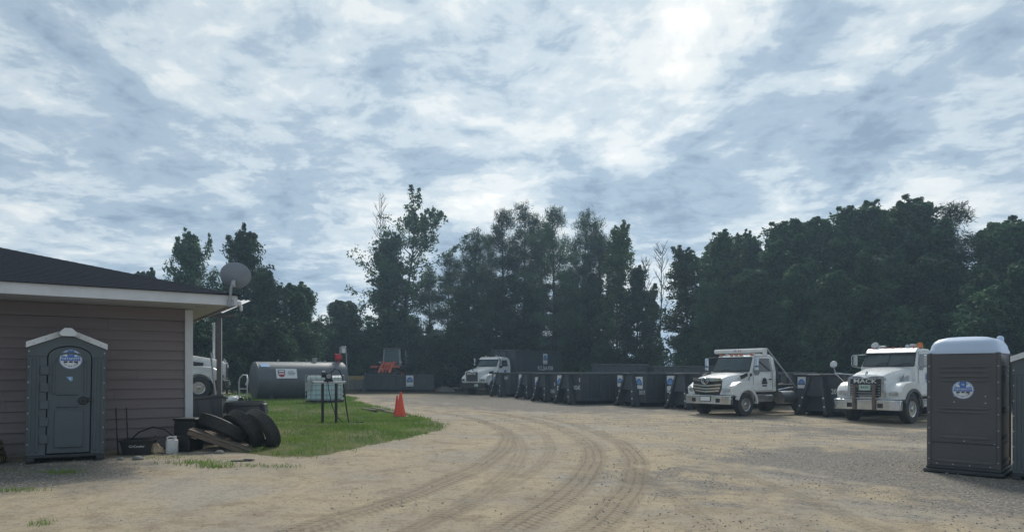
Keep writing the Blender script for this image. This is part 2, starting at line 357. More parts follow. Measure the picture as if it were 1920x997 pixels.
def build_ground():
    def axis(lo, hi, near_lo, near_hi, step):
        a = list(np.arange(near_lo, near_hi + 1e-6, step)); s = step
        while a[-1] < hi: s *= 1.25; a.append(a[-1] + s)
        s = step
        while a[0] > lo: s *= 1.25; a.insert(0, a[0] - s)
        return np.array(a)
    xs = axis(-900, 900, -20, 24, .28); ys = axis(-60, 1500, 3, 60, .28)
    X, Y = np.meshgrid(xs, ys); Z = gz_arr(X.ravel(), Y.ravel()).reshape(X.shape)
    near = np.clip(1 - np.hypot(X, Y - 20) / 45, 0, 1)
    Z = Z + near * (.028 * (smooth_noise(X, Y, 1.7, 3) - .5) + .012 * (smooth_noise(X, Y, .6, 5) - .5))
    # the ruts pressed by turning lorries are real hollows
    rr = np.hypot(X + 21.2, Y - 16)
    for r0, dp in ((23.0, .022), (21.1, .014), (24.0, .012)): Z -= dp * np.exp(-((rr - r0) / .26) ** 2) * ((Y < 34) & (X > -10))
    gin = inside(GRASS, X, Y); gd = edge_dist(GRASS, X, Y)
    Z = Z + np.where(gin, .03 * np.clip(gd / .5, 0, 1), 0)
    nx, ny = len(xs), len(ys); idx = np.arange(nx * ny).reshape(ny, nx)
    F = np.stack([idx[:-1, :-1], idx[:-1, 1:], idx[1:, 1:], idx[1:, :-1]], -1).reshape(-1, 4)
    me = bpy.data.meshes.new('ground'); V = np.stack([X, Y, Z], -1).reshape(-1, 3)
    me.vertices.add(len(V)); me.vertices.foreach_set('co', V.ravel()); me.loops.add(F.size); me.loops.foreach_set('vertex_index', F.ravel())
    me.polygons.add(len(F)); me.polygons.foreach_set('loop_start', np.arange(len(F)) * 4); me.update(calc_edges=True)
    me.polygons.foreach_set('use_smooth', [True] * len(F))
    g = gravel_mask(X, Y)
    gr = np.where(gin, np.clip(.5 + gd / .5, 0, 1), np.clip(.5 - gd / .5, 0, 1))
    lit = np.clip((Y - 49 + 4 * (smooth_noise(X, Y, 5, 9) - .5)) / 4, 0, 1)
    lit = np.maximum(lit, np.clip((np.abs(X) - 20 - (Y - 20) * .1) / 5, 0, 1))
    for nm, a in (('gravel', g), ('turf', gr), ('litter', lit)):
        at = me.attributes.new(nm, 'FLOAT', 'POINT'); at.data.foreach_set('value', a.ravel().astype(np.float32))
    m = bpy.data.materials.new('sandy_yard_ground'); m.use_nodes = True; nt = m.node_tree; N = nt.nodes; L = nt.links; b = N['Principled BSDF']
    b.inputs['Roughness'].default_value = 0.92; b.inputs['Specular IOR Level'].default_value = 0.15
    geo = N.new('ShaderNodeNewGeometry'); P = geo.outputs['Position']
    def M_(op, a, bb=None, c=None, clamp=False):
        n = N.new('ShaderNodeMath'); n.operation = op; n.use_clamp = clamp
        for i, q in enumerate((a, bb, c)):
            if q is None: continue
            if isinstance(q, (int, float)): n.inputs[i].default_value = q
            else: L.new(q, n.inputs[i])
        return n.outputs[0]
    def nz(s, d=6, ro=.62, vec=P, dist=0.0):
        n = N.new('ShaderNodeTexNoise'); n.inputs['Scale'].default_value = s; n.inputs['Detail'].default_value = d; n.inputs['Roughness'].default_value = ro; n.inputs['Distortion'].default_value = dist
        L.new(vec, n.inputs['Vector']); return n.outputs[0]
    def rng(f, a, bb, lo=0., hi=1.):
        r = N.new('ShaderNodeMapRange'); r.interpolation_type = 'SMOOTHSTEP'
        for i, q in enumerate((a, bb, lo, hi)): r.inputs[i + 1].default_value = q
        L.new(f, r.inputs[0]); return r.outputs[0]
    def mx(f, a, bb, mode='MIX'):
        x = N.new('ShaderNodeMix'); x.data_type = 'RGBA'; x.blend_type = mode
        if isinstance(f, (int, float)): x.inputs[0].default_value = f
        else: L.new(f, x.inputs[0])
        for i, q in ((6, a), (7, bb)):
            if isinstance(q, tuple): x.inputs[i].default_value = (*q, 1)
            else: L.new(q, x.inputs[i])
        return x.outputs[2]
    def attr(nm): a = N.new('ShaderNodeAttribute'); a.attribute_name = nm; return a.outputs['Fac']
    sand = mx(rng(nz(.55, 5), .35, .68), (.38, .315, .215), (.295, .262, .21))
    sand = mx(rng(nz(2.3, 7, .72), .44, .7, 0, .85), sand, (.235, .19, .135))
    sand = mx(rng(nz(.9, 8, .75), .54, .66, 0, .75), sand, (.2, .155, .11))
    sand = mx(rng(nz(.28, 4, .5), .52, .66, 0, .6), sand, (.32, .3, .265))
    sand = mx(rng(nz(13, 6, .7), .5, .7, 0, .75), sand, (.17, .14, .105))
    sand = mx(rng(nz(38, 4, .7), .56, .68, 0, .7), sand, (.13, .115, .095))
    # crushed stone: cell colours
    vo = N.new('ShaderNodeTexVoronoi'); vo.inputs['Scale'].default_value = 24; L.new(P, vo.inputs['Vector'])
    vo2 = N.new('ShaderNodeTexVoronoi'); vo2.inputs['Scale'].default_value = 11; L.new(P, vo2.inputs['Vector'])
    sp = N.new('ShaderNodeSeparateColor'); L.new(vo.outputs['Color'], sp.inputs[0]); sp2 = N.new('ShaderNodeSeparateColor'); L.new(vo2.outputs['Color'], sp2.inputs[0])
    stone = mx(sp.outputs[0], (.13, .128, .126), (.36, .345, .315)); stone = mx(rng(vo.outputs['Distance'], .3, .62, 0, .75), stone, (.12, .105, .085))
    gm = M_('ADD', attr('gravel'), M_('MULTIPLY', M_('SUBTRACT', nz(1.1, 7, .68), .5), 1.9))
    gmask = rng(gm, .38, .82)
    fleck = M_('MULTIPLY', rng(sp2.outputs[1], .90, .93), rng(vo2.outputs['Distance'], .22, .1))   # scattered pebbles
    fleck2 = M_('MULTIPLY', rng(sp.outputs[1], .84, .87), rng(vo.outputs['Distance'], .34, .2))
    base = mx(M_('MULTIPLY', gmask, .85), sand, stone)
    base = mx(M_('MULTIPLY', M_('MAXIMUM', fleck, fleck2), .55), base, mx(sp2.outputs[2], (.075, .07, .066), (.26, .245, .22)))
    # wheel tracks: arcs swept by turning lorries
    sx = N.new('ShaderNodeSeparateXYZ'); L.new(P, sx.inputs[0]); x, y = sx.outputs[0], sx.outputs[1]
    def track(cx, cy, r0, w, pitch, lo, hi, seed, strength):
        dx = M_('SUBTRACT', x, cx); dy = M_('SUBTRACT', y, cy)
        r = M_('SQRT', M_('ADD', M_('MULTIPLY', dx, dx), M_('MULTIPLY', dy, dy)))
        r = M_('ADD', r, M_('MULTIPLY', M_('SUBTRACT', nz(.5, 2, .5), .5), .14))
        d = M_('SUBTRACT', r, r0); band = rng(M_('ABSOLUTE', d), w, w * .72)
        s = M_('MULTIPLY', M_('ARCTAN2', dy, dx), r0)
        chev = M_('SINE', M_('MULTIPLY', M_('ADD', s, M_('MULTIPLY', M_('ABSOLUTE', d), .8)), 6.283 / pitch))
        grv = M_('COSINE', M_('MULTIPLY', d, 6.283 / (w * .5)))
        tread = M_('MULTIPLY', M_('MULTIPLY', M_('ADD', rng(chev, -.2, .5), rng(grv, .3, .9)), .5), rng(nz(2.7 + seed * .2, 4, .7), .3, .5, .25, 1.))
        brk = rng(nz(.7 + seed * .13, 5, .65), .3, .5)
        along = M_('MULTIPLY', rng(y, lo, lo + 2.5), rng(y, hi + 3, hi))
        k = M_('MULTIPLY', M_('MULTIPLY', band, M_('MULTIPLY', brk, along)), strength)
        return k, tread
    T = [track(-21.2, 16, 23.0, .3, .13, 3, 27, 1, 1.0), track(-21.2, 16, 21.1, .27, .12, 3, 27, 2, .9), track(-21.2, 16, 23.8, .28, .12, 3, 24, 3, .95), track(-21.2, 16, 22.1, .16, .11, 4, 24, 7, .55), track(-24, 14.5, 24.2, .2, .12, 2, 22, 4, .6),
         track(6, 62, 40.2, .22, .13, 19, 30, 5, .7), track(6, 62, 38.1, .22, .13, 20, 32, 6, .6), track(-30, 9, 34.0, .2, .13, 2, 11, 8, .6), track(-30, 9, 32.2, .18, .13, 2, 11, 9, .5)]
    hgt = None
    for k, t in T:
        base = mx(M_('MULTIPLY', k, M_('ADD', .44, M_('MULTIPLY', t, .4))), base, (.145, .118, .085))
        base = mx(M_('MULTIPLY', M_('MULTIPLY', k, M_('SUBTRACT', 1.0, t)), .22), base, (.42, .355, .26))
        q = M_('MULTIPLY', k, t); hgt = q if hgt is None else M_('ADD', hgt, q)
    turf = mx(rng(nz(1.6), .35, .65), (.055, .085, .025), (.12, .115, .045)); turf = mx(rng(nz(.7, 4), .5, .66, 0, .7), turf, (.17, .14, .075))
    tm = rng(M_('ADD', attr('turf'), M_('MULTIPLY', M_('SUBTRACT', nz(1.8, 6, .7), .5), 1.3)), .42, .62)
    base = mx(tm, base, turf)
    lit = rng(M_('ADD', attr('litter'), M_('MULTIPLY', M_('SUBTRACT', nz(.8, 6, .7), .5), .8)), .35, .75)
    base = mx(lit, base, mx(nz(4, 6, .7), (.07, .05, .033), (.055, .065, .026)))
    L.new(base, b.inputs['Base Color'])
    h = M_('ADD', M_('MULTIPLY', nz(9, 8, .72), .5), M_('MULTIPLY', nz(42, 4, .6), .22))
    h = M_('ADD', h, M_('MULTIPLY', M_('MULTIPLY', gmask, M_('SUBTRACT', .6, vo.outputs['Distance'])), .9))
    h = M_('ADD', h, M_('MULTIPLY', M_('MAXIMUM', fleck, fleck2), .25)); h = M_('SUBTRACT', h, M_('MULTIPLY', hgt, .32))
    bp = N.new('ShaderNodeBump'); bp.inputs['Strength'].default_value = .9; bp.inputs['Distance'].default_value = .035
    L.new(h, bp.inputs['Height']); L.new(bp.outputs[0], b.inputs['Normal'])
    me.materials.append(m)
    tag(put('ground', me), 'sandy gravel yard ground with tyre tracks', kind='structure')
build_ground()

def raw_mesh(name, V, F, m, colors=None, smooth=False):
    """V (n,3), F (k,c) numpy arrays"""
    me = bpy.data.meshes.new(name); c = F.shape[1]
    me.vertices.add(len(V)); me.vertices.foreach_set('co', np.ascontiguousarray(V, dtype=np.float32).ravel())
    me.loops.add(F.size); me.loops.foreach_set('vertex_index', F.ravel().astype(np.int32))
    me.polygons.add(len(F)); me.polygons.foreach_set('loop_start', np.arange(len(F), dtype=np.int32) * c)
    if smooth: me.polygons.foreach_set('use_smooth', [True] * len(F))
    me.update(calc_edges=True)
    if colors is not None:
        at = me.attributes.new('tint', 'FLOAT', 'POINT'); at.data.foreach_set('value', np.ascontiguousarray(colors, dtype=np.float32))
    me.materials.append(m); return me
def leaf_material(name, dark, light, trans=.25, rough=.55):
    m = bpy.data.materials.new(name); m.use_nodes = True; nt = m.node_tree; N = nt.nodes; L = nt.links; b = N['Principled BSDF']
    a = N.new('ShaderNodeAttribute'); a.attribute_name = 'tint'; oi = N.new('ShaderNodeObjectInfo')
    x = N.new('ShaderNodeMix'); x.data_type = 'RGBA'; L.new(a.outputs['Fac'], x.inputs[0]); x.inputs[6].default_value = (*dark, 1); x.inputs[7].default_value = (*light, 1)
    hs = N.new('ShaderNodeHueSaturation'); L.new(x.outputs[2], hs.inputs['Color'])
    mr = N.new('ShaderNodeMapRange'); L.new(oi.outputs['Random'], mr.inputs[0]); mr.inputs[3].default_value = .65; mr.inputs[4].default_value = 1.35; L.new(mr.outputs[0], hs.inputs['Value'])
    L.new(hs.outputs[0], b.inputs['Base Color']); b.inputs['Roughness'].default_value = rough; b.inputs['Specular IOR Level'].default_value = .25
    tr = N.new('ShaderNodeBsdfTranslucent'); L.new(hs.outputs[0], tr.inputs['Color'])
    ms = N.new('ShaderNodeMixShader'); ms.inputs[0].default_value = trans; L.new(b.outputs[0], ms.inputs[1]); L.new(tr.outputs[0], ms.inputs[2])
    L.new(ms.outputs[0], N['Material Output'].inputs[0]); return m
LEAF = leaf_material('broad_leaves', (.036, .082, .046), (.1, .18, .078), .42)
LEAF_L = leaf_material('light_leaves', (.045, .09, .036), (.12, .18, .062), .4)
NEEDLE = leaf_material('pine_needles', (.036, .074, .05), (.09, .15, .074), .32)
GRASSM = leaf_material('grass_blades', (.085, .165, .028), (.19, .29, .06), .35)
BARK = mat('bark', (.075, .06, .05), .9, c2=(.045, .037, .032), scale=6, bump=.5, bscale=14, stretch=(5, 5, 1))
BARK_D = mat('dead_bark', (.16, .145, .13), .9, c2=(.1, .09, .08), scale=6)

def scatter_grass():
    rs = np.random.RandomState(4)
    n = 190000; x = rs.uniform(-17, -1.6, n); y = 12 + 30 * rs.rand(n) ** 1.35
    inn = inside(GRASS, x, y); d = edge_dist(GRASS, x, y)
    pr = np.where(inn, np.clip(.35 + d / 1.2, 0, 1), np.clip(.35 - d / .7, 0, 1) * .6) * np.clip(smooth_noise(x, y, 1.1, 21) * 1.5 + .05, .12, 1)
    spots = [(-6.3, 12.0, .8, .3), (-5.3, 11.3, .7, .22), (-4.9, 10.9, .35, .15), (-4.0, 11.0, .5, .2), (-6.0, 7.4, .18, .1), (-4.95, 6.95, .15, .1), (-6.5, 8.7, .3, .12), (-7.0, 10.2, .4, .12), (-8.3, 10.3, .5, .12)]
    px = []; py = []
    for cx, cy, rx, ry in spots:
        k = int(480 * rx); px.append(rs.normal(cx, rx * .5, k)); py.append(rs.normal(cy, ry * .6, k))
    keep = rs.rand(n) < pr; x = np.concatenate([x[keep]] + px); y = np.concatenate([y[keep]] + py); n = len(x)
    hgt = rs.uniform(.035, .1, n) * (.55 + .9 * smooth_noise(x, y, .9, 8)); hgt[-sum(len(q) for q in px):] *= .7
    z = gz_arr(x, y) + np.where(inside(GRASS, x, y), .025, 0)
    a = rs.uniform(0, 2 * np.pi, n); w = rs.uniform(.005, .011, n) * (1 + (y - 12) * .05); le = rs.uniform(-.6, .6, (n, 2)) * hgt[:, None]
    b0 = np.stack([x - np.cos(a) * w, y - np.sin(a) * w, z - .02], 1); b1 = np.stack([x + np.cos(a) * w, y + np.sin(a) * w, z - .02], 1)
    tp = np.stack([x + le[:, 0], y + le[:, 1], z + hgt], 1)
    V = np.stack([b0, b1, tp], 1).reshape(-1, 3); F = np.arange(len(V)).reshape(-1, 3)
    t = np.clip(.75 * smooth_noise(x, y, .8, 31) + .5 * rs.rand(n) - .1, 0, 1)
    tag(put('grass', raw_mesh('grass', V, F, GRASSM, np.repeat(t, 3))), 'short green grass beside the house and fuel tank', 'grass', kind='stuff')
scatter_grass()

STONE = mat('crushed_stone', (.3, .29, .27), .85, c2=(.42, .4, .36), scale=30, amount=.6, bump=.3, bscale=90)
def scatter_stones():
    rs = np.random.RandomState(7); n = 60000
    x = rs.uniform(-10, 12, n); y = 6.2 + 20 * rs.rand(n) ** 1.7
    g = gravel_mask(x, y) * np.clip(smooth_noise(x, y, .8, 12) * 2 - .35, 0, 1.2)
    pr = np.clip(g * .8, 0, 1) + .016
    pr[inside(GRASS, x, y)] *= .05
    keep = rs.rand(n) < pr; x = x[keep]; y = y[keep]; n = len(x)
    s = (.005 + .011 * rs.rand(n) ** 2.5) * (1 + (y - 6) * .03)
    O = np.array([(1, 0, 0), (-1, 0, 0), (0, 1, 0), (0, -1, 0), (0, 0, 1), (0, 0, -1), ], float)
    T = np.array([(0, 2, 4), (2, 1, 4), (1, 3, 4), (3, 0, 4), (2, 0, 5), (1, 2, 5), (3, 1, 5), (0, 3, 5)])
    A = rs.uniform(0, 2 * np.pi, n); sc = rs.uniform(.6, 1.3, (n, 6, 1)) * s[:, None, None]
    P = O[None] * sc * np.array([1, 1, .75]); P += rs.normal(0, .22, (n, 6, 3)) * s[:, None, None]
    c, sn = np.cos(A)[:, None], np.sin(A)[:, None]; X = P[..., 0] * c - P[..., 1] * sn; Y = P[..., 0] * sn + P[..., 1] * c
    P = np.stack([X + x[:, None], Y + y[:, None], P[..., 2] + (gz_arr(x, y) + s * .25)[:, None]], -1)
    F = (T[None] + (np.arange(n) * 6)[:, None, None]).reshape(-1, 3)
    tag(put('gravel', raw_mesh('gravel', P.reshape(-1, 3), F, STONE)), 'loose grey crushed stone scattered over the sand', 'gravel', kind='stuff')
scatter_stones()

# ---------------------------------------------------------------- trees
def leaf_quads(C, rad, n, size, rs, flat=.75, aspect=.55, core=.0):
    """n leaves around each clump centre C (k,3) with radius rad (k,)"""
    k = len(C); d = rs.normal(size=(k, n, 3)); d /= np.linalg.norm(d, axis=2, keepdims=True)
    r = (core + (1 - core) * rs.rand(k, n, 1)) ** .55
    P = C[:, None] + d * r * rad[:, None, None] * np.array([1, 1, flat]); P = P.reshape(-1, 3); m = len(P)
    nrm = rs.normal(size=(m, 3)) + d.reshape(-1, 3) * .7 + np.array([0, 0, .5]); nrm /= np.linalg.norm(nrm, axis=1, keepdims=True)
    t = np.cross(nrm, rs.normal(size=(m, 3))); t /= np.linalg.norm(t, axis=1, keepdims=True) + 1e-9; b = np.cross(nrm, t)
    L = (size * rs.uniform(.6, 1.35, m))[:, None]; W = L * aspect
    V = np.stack([P - t * L * .5, P + b * W * .5 + nrm * L * .06, P + t * L * .5, P - b * W * .5 + nrm * L * .06], 1).reshape(-1, 3)
    tint = np.clip(np.repeat(rs.uniform(.05, .75, k), n) + rs.normal(0, .16, m), 0, 1)
    return V, np.arange(len(V)).reshape(-1, 4), np.repeat(tint, 4)
def needle_tris(C, n, length, rs, width=.05):
    k = len(C); d = rs.normal(size=(k, n, 3)) + np.array([0, 0, .55]); d /= np.linalg.norm(d, axis=2, keepdims=True)
    P = np.repeat(C[:, None], n, 1) + rs.normal(0, .13, (k, n, 3)); P = P.reshape(-1, 3); d = d.reshape(-1, 3); m = len(P)
    t = np.cross(d, rs.normal(size=(m, 3))); t /= np.linalg.norm(t, axis=1, keepdims=True) + 1e-9
    L = (length * rs.uniform(.6, 1.2, m))[:, None]
    V = np.stack([P + d * L * .15 - t * width * .5, P + d * L * .15 + t * width * .5, P + d * L], 1).reshape(-1, 3)
    tint = np.clip(np.repeat(rs.uniform(.1, .8, k), n) + rs.normal(0, .15, m), 0, 1)
    return V, np.arange(len(V)).reshape(-1, 3), np.repeat(tint, 3)
def limb_path(p, d, length, rs, rise=.25, seg=5, wob=.12):
    pts = [np.array(p, float)]; d = np.array(d, float)
    for i in range(seg):
        d = d + np.array([0, 0, rise / seg]) + rs.normal(0, wob, 3); d /= np.linalg.norm(d); pts.append(pts[-1] + d * length / seg)
    return pts
def make_tree_meshes(name, seed, H, rad, base, shape, n_limbs, per, leaf, clump, lean=(0, 0), trunk_r=.2, material=None, subs=5, gap=.0, stems=1, flat=.75, core=0., leaders=16):
    """shape(t) gives the crown half-width (0..1) at height fraction t"""
    rs = np.random.RandomState(seed); mb = MB(); C = []; rads = []
    for st in range(stems):
        off = np.array([0, 0, 0.]) if stems == 1 else np.array([rs.normal(0, .35), rs.normal(0, .35), 0])
        tp = []; nseg = 9; jit = rs.normal(0, .1, (nseg + 1, 2)).cumsum(0) * H / 14
        ln = np.array(lean) + (rs.normal(0, .12, 2) if stems > 1 else 0)
        for i in range(nseg + 1):
            t = i / nseg; tp.append(np.array([jit[i, 0] * t + ln[0] * H * t ** 1.4, jit[i, 1] * t + ln[1] * H * t ** 1.4, H * .96 * t]) + off)
        mb.tube(tp, [trunk_r * (1 - .88 * (i / nseg)) * (1.35 if i == 0 else 1) for i in range(nseg + 1)], 8)
        at = lambda t: tp[min(int(t * nseg), nseg - 1)] * (1 - (t * nseg - min(int(t * nseg), nseg - 1))) + tp[min(int(t * nseg), nseg - 1) + 1] * (t * nseg - min(int(t * nseg), nseg - 1))
        nl = n_limbs // stems
        for i in range(nl):
            t = base + (1 - base) * ((i + rs.rand() * .8) / nl); az = i * 2.4 + rs.normal(0, .35)
            w = shape((t - base) / (1 - base)) * rad * rs.uniform(.75, 1.12)
            if rs.rand() < gap: continue
            el = .15 + .9 * ((t - base) / (1 - base)) ** 1.5 + rs.normal(0, .12)
            d = (math.cos(az) * math.cos(el), math.sin(az) * math.cos(el), math.sin(el))
            p = at(t); path = limb_path(p, d, max(w, .5), rs)
            r0 = trunk_r * .42 * (1 - .6 * t)
            mb.tube(path, [r0 * (1 - .8 * q / 5) for q in range(6)], 5)
            for q in range(2, 6): C.append(path[q] + rs.normal(0, clump * .25, 3)); rads.append(clump * rs.uniform(.55, 1.0))
            for sidx in range(subs):
                q = rs.randint(1, 6); dd = np.array(d) * .5 + rs.normal(0, .75, 3) + np.array([0, 0, .15]); dd /= np.linalg.norm(dd)
                sl = w * rs.uniform(.25, .5) + .3; sp_ = limb_path(path[q], dd, sl, rs, seg=3)
                mb.tube(sp_, [r0 * .4 * (1 - .7 * k / 3) for k in range(4)], 4)
                for k in (2, 3): C.append(sp_[k] + rs.normal(0, clump * .2, 3)); rads.append(clump * rs.uniform(.5, 1.0))
        C.append(tp[-1]); rads.append(clump * .8)
    # leading shoots break the outline of the crown
    K = np.array(C); zs = K[:, 2]; edge = np.argsort(-(zs + .55 * np.hypot(K[:, 0], K[:, 1])))[:max(20, len(K) // 6)]
    for i in rs.choice(edge, leaders):
        d = np.array([K[i, 0] * .12, K[i, 1] * .12, 1.0]) + rs.normal(0, .22, 3); d /= np.linalg.norm(d); Ls = rs.uniform(.5, 1.4)
        mb.tube([K[i], K[i] + d * Ls * .5, K[i] + d * Ls], [.035, .025, .012], 4)
        for q in np.linspace(.1, 1.0, 5): C.append(K[i] + d * Ls * q + rs.normal(0, .1, 3)); rads.append(clump * (.75 - .5 * q))
    C = np.array(C); rads = np.array(rads)
    V, F, t = leaf_quads(C, rads, per, leaf, rs, flat, core=core)
    return mb.mesh(name + '_trunk', BARK, 60), raw_mesh(name + '_crown', V, F, material or LEAF, t)
def make_pine_meshes(name, seed, H, rad, base, trunk_r=.2):
    rs = np.random.RandomState(seed); mb = MB(); C = []
    nseg = 8; bend = rs.normal(0, .12, 2); tp = [np.array([bend[0] * (i / nseg) ** 2 * 3, bend[1] * (i / nseg) ** 2 * 3, H * .97 * i / nseg]) for i in range(nseg + 1)]
    mb.tube(tp, [trunk_r * (1 - .85 * i / nseg) for i in range(nseg + 1)], 8)
    nw = int((1 - base) * H / .7)
    for i in range(nw):
        t = base + (1 - base) * (i + .5) / nw; s = (t - base) / (1 - base)
        w = rad * (1.0 - .9 * s ** 1.5) * (.62 + .38 * min(1, s * 4))
        for k in range(rs.randint(4, 7)):
            if rs.rand() < .14: continue
            az = rs.uniform(0, 2 * math.pi); el = -.05 + .75 * s + rs.normal(0, .13); d = (math.cos(az) * math.cos(el), math.sin(az) * math.cos(el), math.sin(el))
            p = np.array([bend[0] * t * t * 3, bend[1] * t * t * 3, H * .97 * t]); L = w * rs.uniform(.45, 1.35)
            path = limb_path(p, d, L, rs, rise=.3); mb.tube(path, [trunk_r * .25 * (1 - .8 * q / 5) * (1 - .5 * s) for q in range(6)], 4)
            for q in range(2, 6):
                for _ in range(max(1, int((2 * q - 3) * min(1.0, L / 1.7) * .9))): C.append(path[q] + rs.normal(0, .3, 3) * np.array([1, 1, .5]))
    C.append(tp[-1]); C.append(tp[-1] + np.array([0, 0, .3])); C = np.array(C)
    V, F, t = needle_tris(C, 22, .42, rs, .05)
    return mb.mesh(name + '_trunk', BARK, 60), raw_mesh(name + '_crown', V, F, NEEDLE, t)
rnd = lambda t: math.sqrt(max(0., 1 - (2 * t - .9) ** 2 * .8)) * (1 - .35 * t)
colm = lambda t: .55 + .5 * math.sin(math.pi * min(1, t * .9 + .12)) - .35 * t
TREE = {
    'oak': make_tree_meshes('oak', 11, 12, 3.6, .42, rnd, 30, 42, .26, .85, trunk_r=.3, gap=.12),
    'oak2': make_tree_meshes('oak_b', 15, 12, 3.0, .36, rnd, 28, 42, .26, .85, trunk_r=.28, gap=.1),
    'airy': make_tree_meshes('airy', 21, 17, 5.2, .34, lambda t: .45 + .65 * math.sin(math.pi * min(1, t * .95 + .05)), 34, 22, .30, .8, lean=(.07, 0), trunk_r=.32, gap=.15, subs=6),
    'ivy': make_tree_meshes('ivy', 22, 11, 2.6, .06, lambda t: 1 - .55 * t, 44, 40, .24, .75, trunk_r=.25, subs=4),
    'slim': make_tree_meshes('slim', 31, 14, 2.3, .22, colm, 36, 34, .26, .72, trunk_r=.16, subs=4, material=LEAF_L, gap=.1),
    'slim2': make_tree_meshes('slim_b', 33, 14, 2.6, .16, colm, 40, 40, .27, .78, trunk_r=.17, subs=4, gap=.05),
    'mass': make_tree_meshes('mass', 41, 13, 3.7, .12, lambda t: .62 + .6 * math.sin(math.pi * min(1, t * .9 + .05)) - .55 * t, 30, 80, .27, 1.0, trunk_r=.24, subs=4, gap=.08, core=.45, leaders=34),
    'mass2': make_tree_meshes('mass_b', 43, 13, 4.0, .08, lambda t: .9 + .35 * math.sin(math.pi * t) - .72 * t, 32, 80, .27, 1.05, trunk_r=.24, subs=4, gap=.08, core=.45, leaders=34),
    'shrub': make_tree_meshes('shrub', 51, 4.2, 2.3, .05, lambda t: 1 - .5 * t, 26, 60, .2, .7, trunk_r=.07, subs=4, stems=2),
    'shrub2': make_tree_meshes('shrub_b', 53, 3.6, 2.4, .03, lambda t: 1.1 - .6 * t, 26, 60, .2, .7, trunk_r=.06, subs=4, stems=2, material=LEAF_L),
    'pine': make_pine_meshes('pine', 61, 16, 3.7, .24), 'pine2': make_pine_meshes('pine_b', 63, 16, 3.3, .32, .18), 'pine3': make_pine_meshes('pine_c', 67, 14, 3.1, .2, .18),
}
def _top(me):
    co = np.empty(len(me.vertices) * 3, np.float32); me.vertices.foreach_get('co', co); return float(np.percentile(co[2::3], 99.9))
TREE_H = {k: _top(v[1]) for k, v in TREE.items()}
_rt = random.Random(5)
def tree(kind, x, y, top, label, cat='tree', group=None, wide=1.0, rz=None, name=None):
    s = top / TREE_H[kind]
    o = empty(name or {'p': 'pine_tree', 's': 'leafy_tree'}.get(kind[0], 'leafy_tree'), (x, y, gz(x, y) - .05), _rt.uniform(0, 6.28) if rz is None else rz)
    o.scale = (s * wide, s * wide, s)
    t, c = TREE[kind]; put('trunk', t, o); put('crown', c, o)
    tag(o, label, cat, group); return o
Z = lambda py, Y: 1.65 + (698 - py) * Y / 1240
def bare_tree(x, y, top, seed, label):
    rs = np.random.RandomState(seed); o = empty('dead_tree', (x, y, gz(x, y) - .05)); mb = MB(); tw = MB()
    tp = [np.array([rs.normal(0, .1), rs.normal(0, .1), top * i / 7]) for i in range(8)]; mb.tube(tp, [.12 * (1 - .85 * i / 7) for i in range(8)], 6)
    for i in range(26):
        t = rs.uniform(.4, .98); az = rs.uniform(0, 6.28); d = (math.cos(az) * .6, math.sin(az) * .6, .8)
        p = limb_path(np.array([0, 0, top * t]), d, rs.uniform(.8, 2.2) * (1.2 - t * .6), rs); tw.tube(p, [.04 * (1 - .7 * q / 5) for q in range(6)], 4)
        for _ in range(3): tw.tube(limb_path(p[rs.randint(2, 5)], rs.normal(0, .5, 3) + np.array([0, 0, .6]), rs.uniform(.3, .9), rs, seg=3), [.022, .017, .013, .009], 3)
    mb.build('trunk', BARK_D, o); tw.build('branches', BARK_D, o)['kind'] = 'stuff'; tag(o, label, 'dead tree')
# left, behind the house, tank and grass
tree('oak', -25.3, 52, Z(432, 52), 'dark oak with rounded crown rising above the house roof', wide=.74, rz=.4)
tree('oak2', -20.2, 50, Z(420, 50), 'tall oak with two-lobed crown behind the satellite dish', wide=.8, rz=2.2)
tree('mass', -31.2, 56, Z(503, 56), 'leafy treetop just peeping over the roof slope', wide=.7)
tree('mass2', -18.2, 49, Z(512, 49), 'broad leafy tree below the two-lobed oak', wide=.9)
tree('mass', -16.2, 51, Z(528, 51), 'round dark tree behind the middle of the fuel tank', wide=1.1)
tree('mass2', -16.9, 66, Z(565, 66), 'low leafy tree behind the white water tote', wide=1.2)
tree('mass', -23.5, 46, Z(560, 46), 'dense tree behind the porch post and white truck', wide=1.15)
LEFTG = 'undergrowth along the wood behind the tank'
for x, y, h in ((-24, 43, 4.5), (-21.5, 44, 5.2), (-19.0, 43, 4.6), (-17, 46, 5.5), (-16.2, 48, 4.7), (-14.2, 66, 6.4), (-18.0, 52, 6.0), (-19.5, 47, 6.5), (-11.8, 67, 6.8), (-16.6, 65, 6.5), (-9.6, 66, 6.2), (-19.5, 62, 6.5)):
    tree('shrub', x, y, h, 'dark leafy shrub in the thicket behind the fuel tank', 'shrub', LEFTG, wide=1.1, name='shrub')
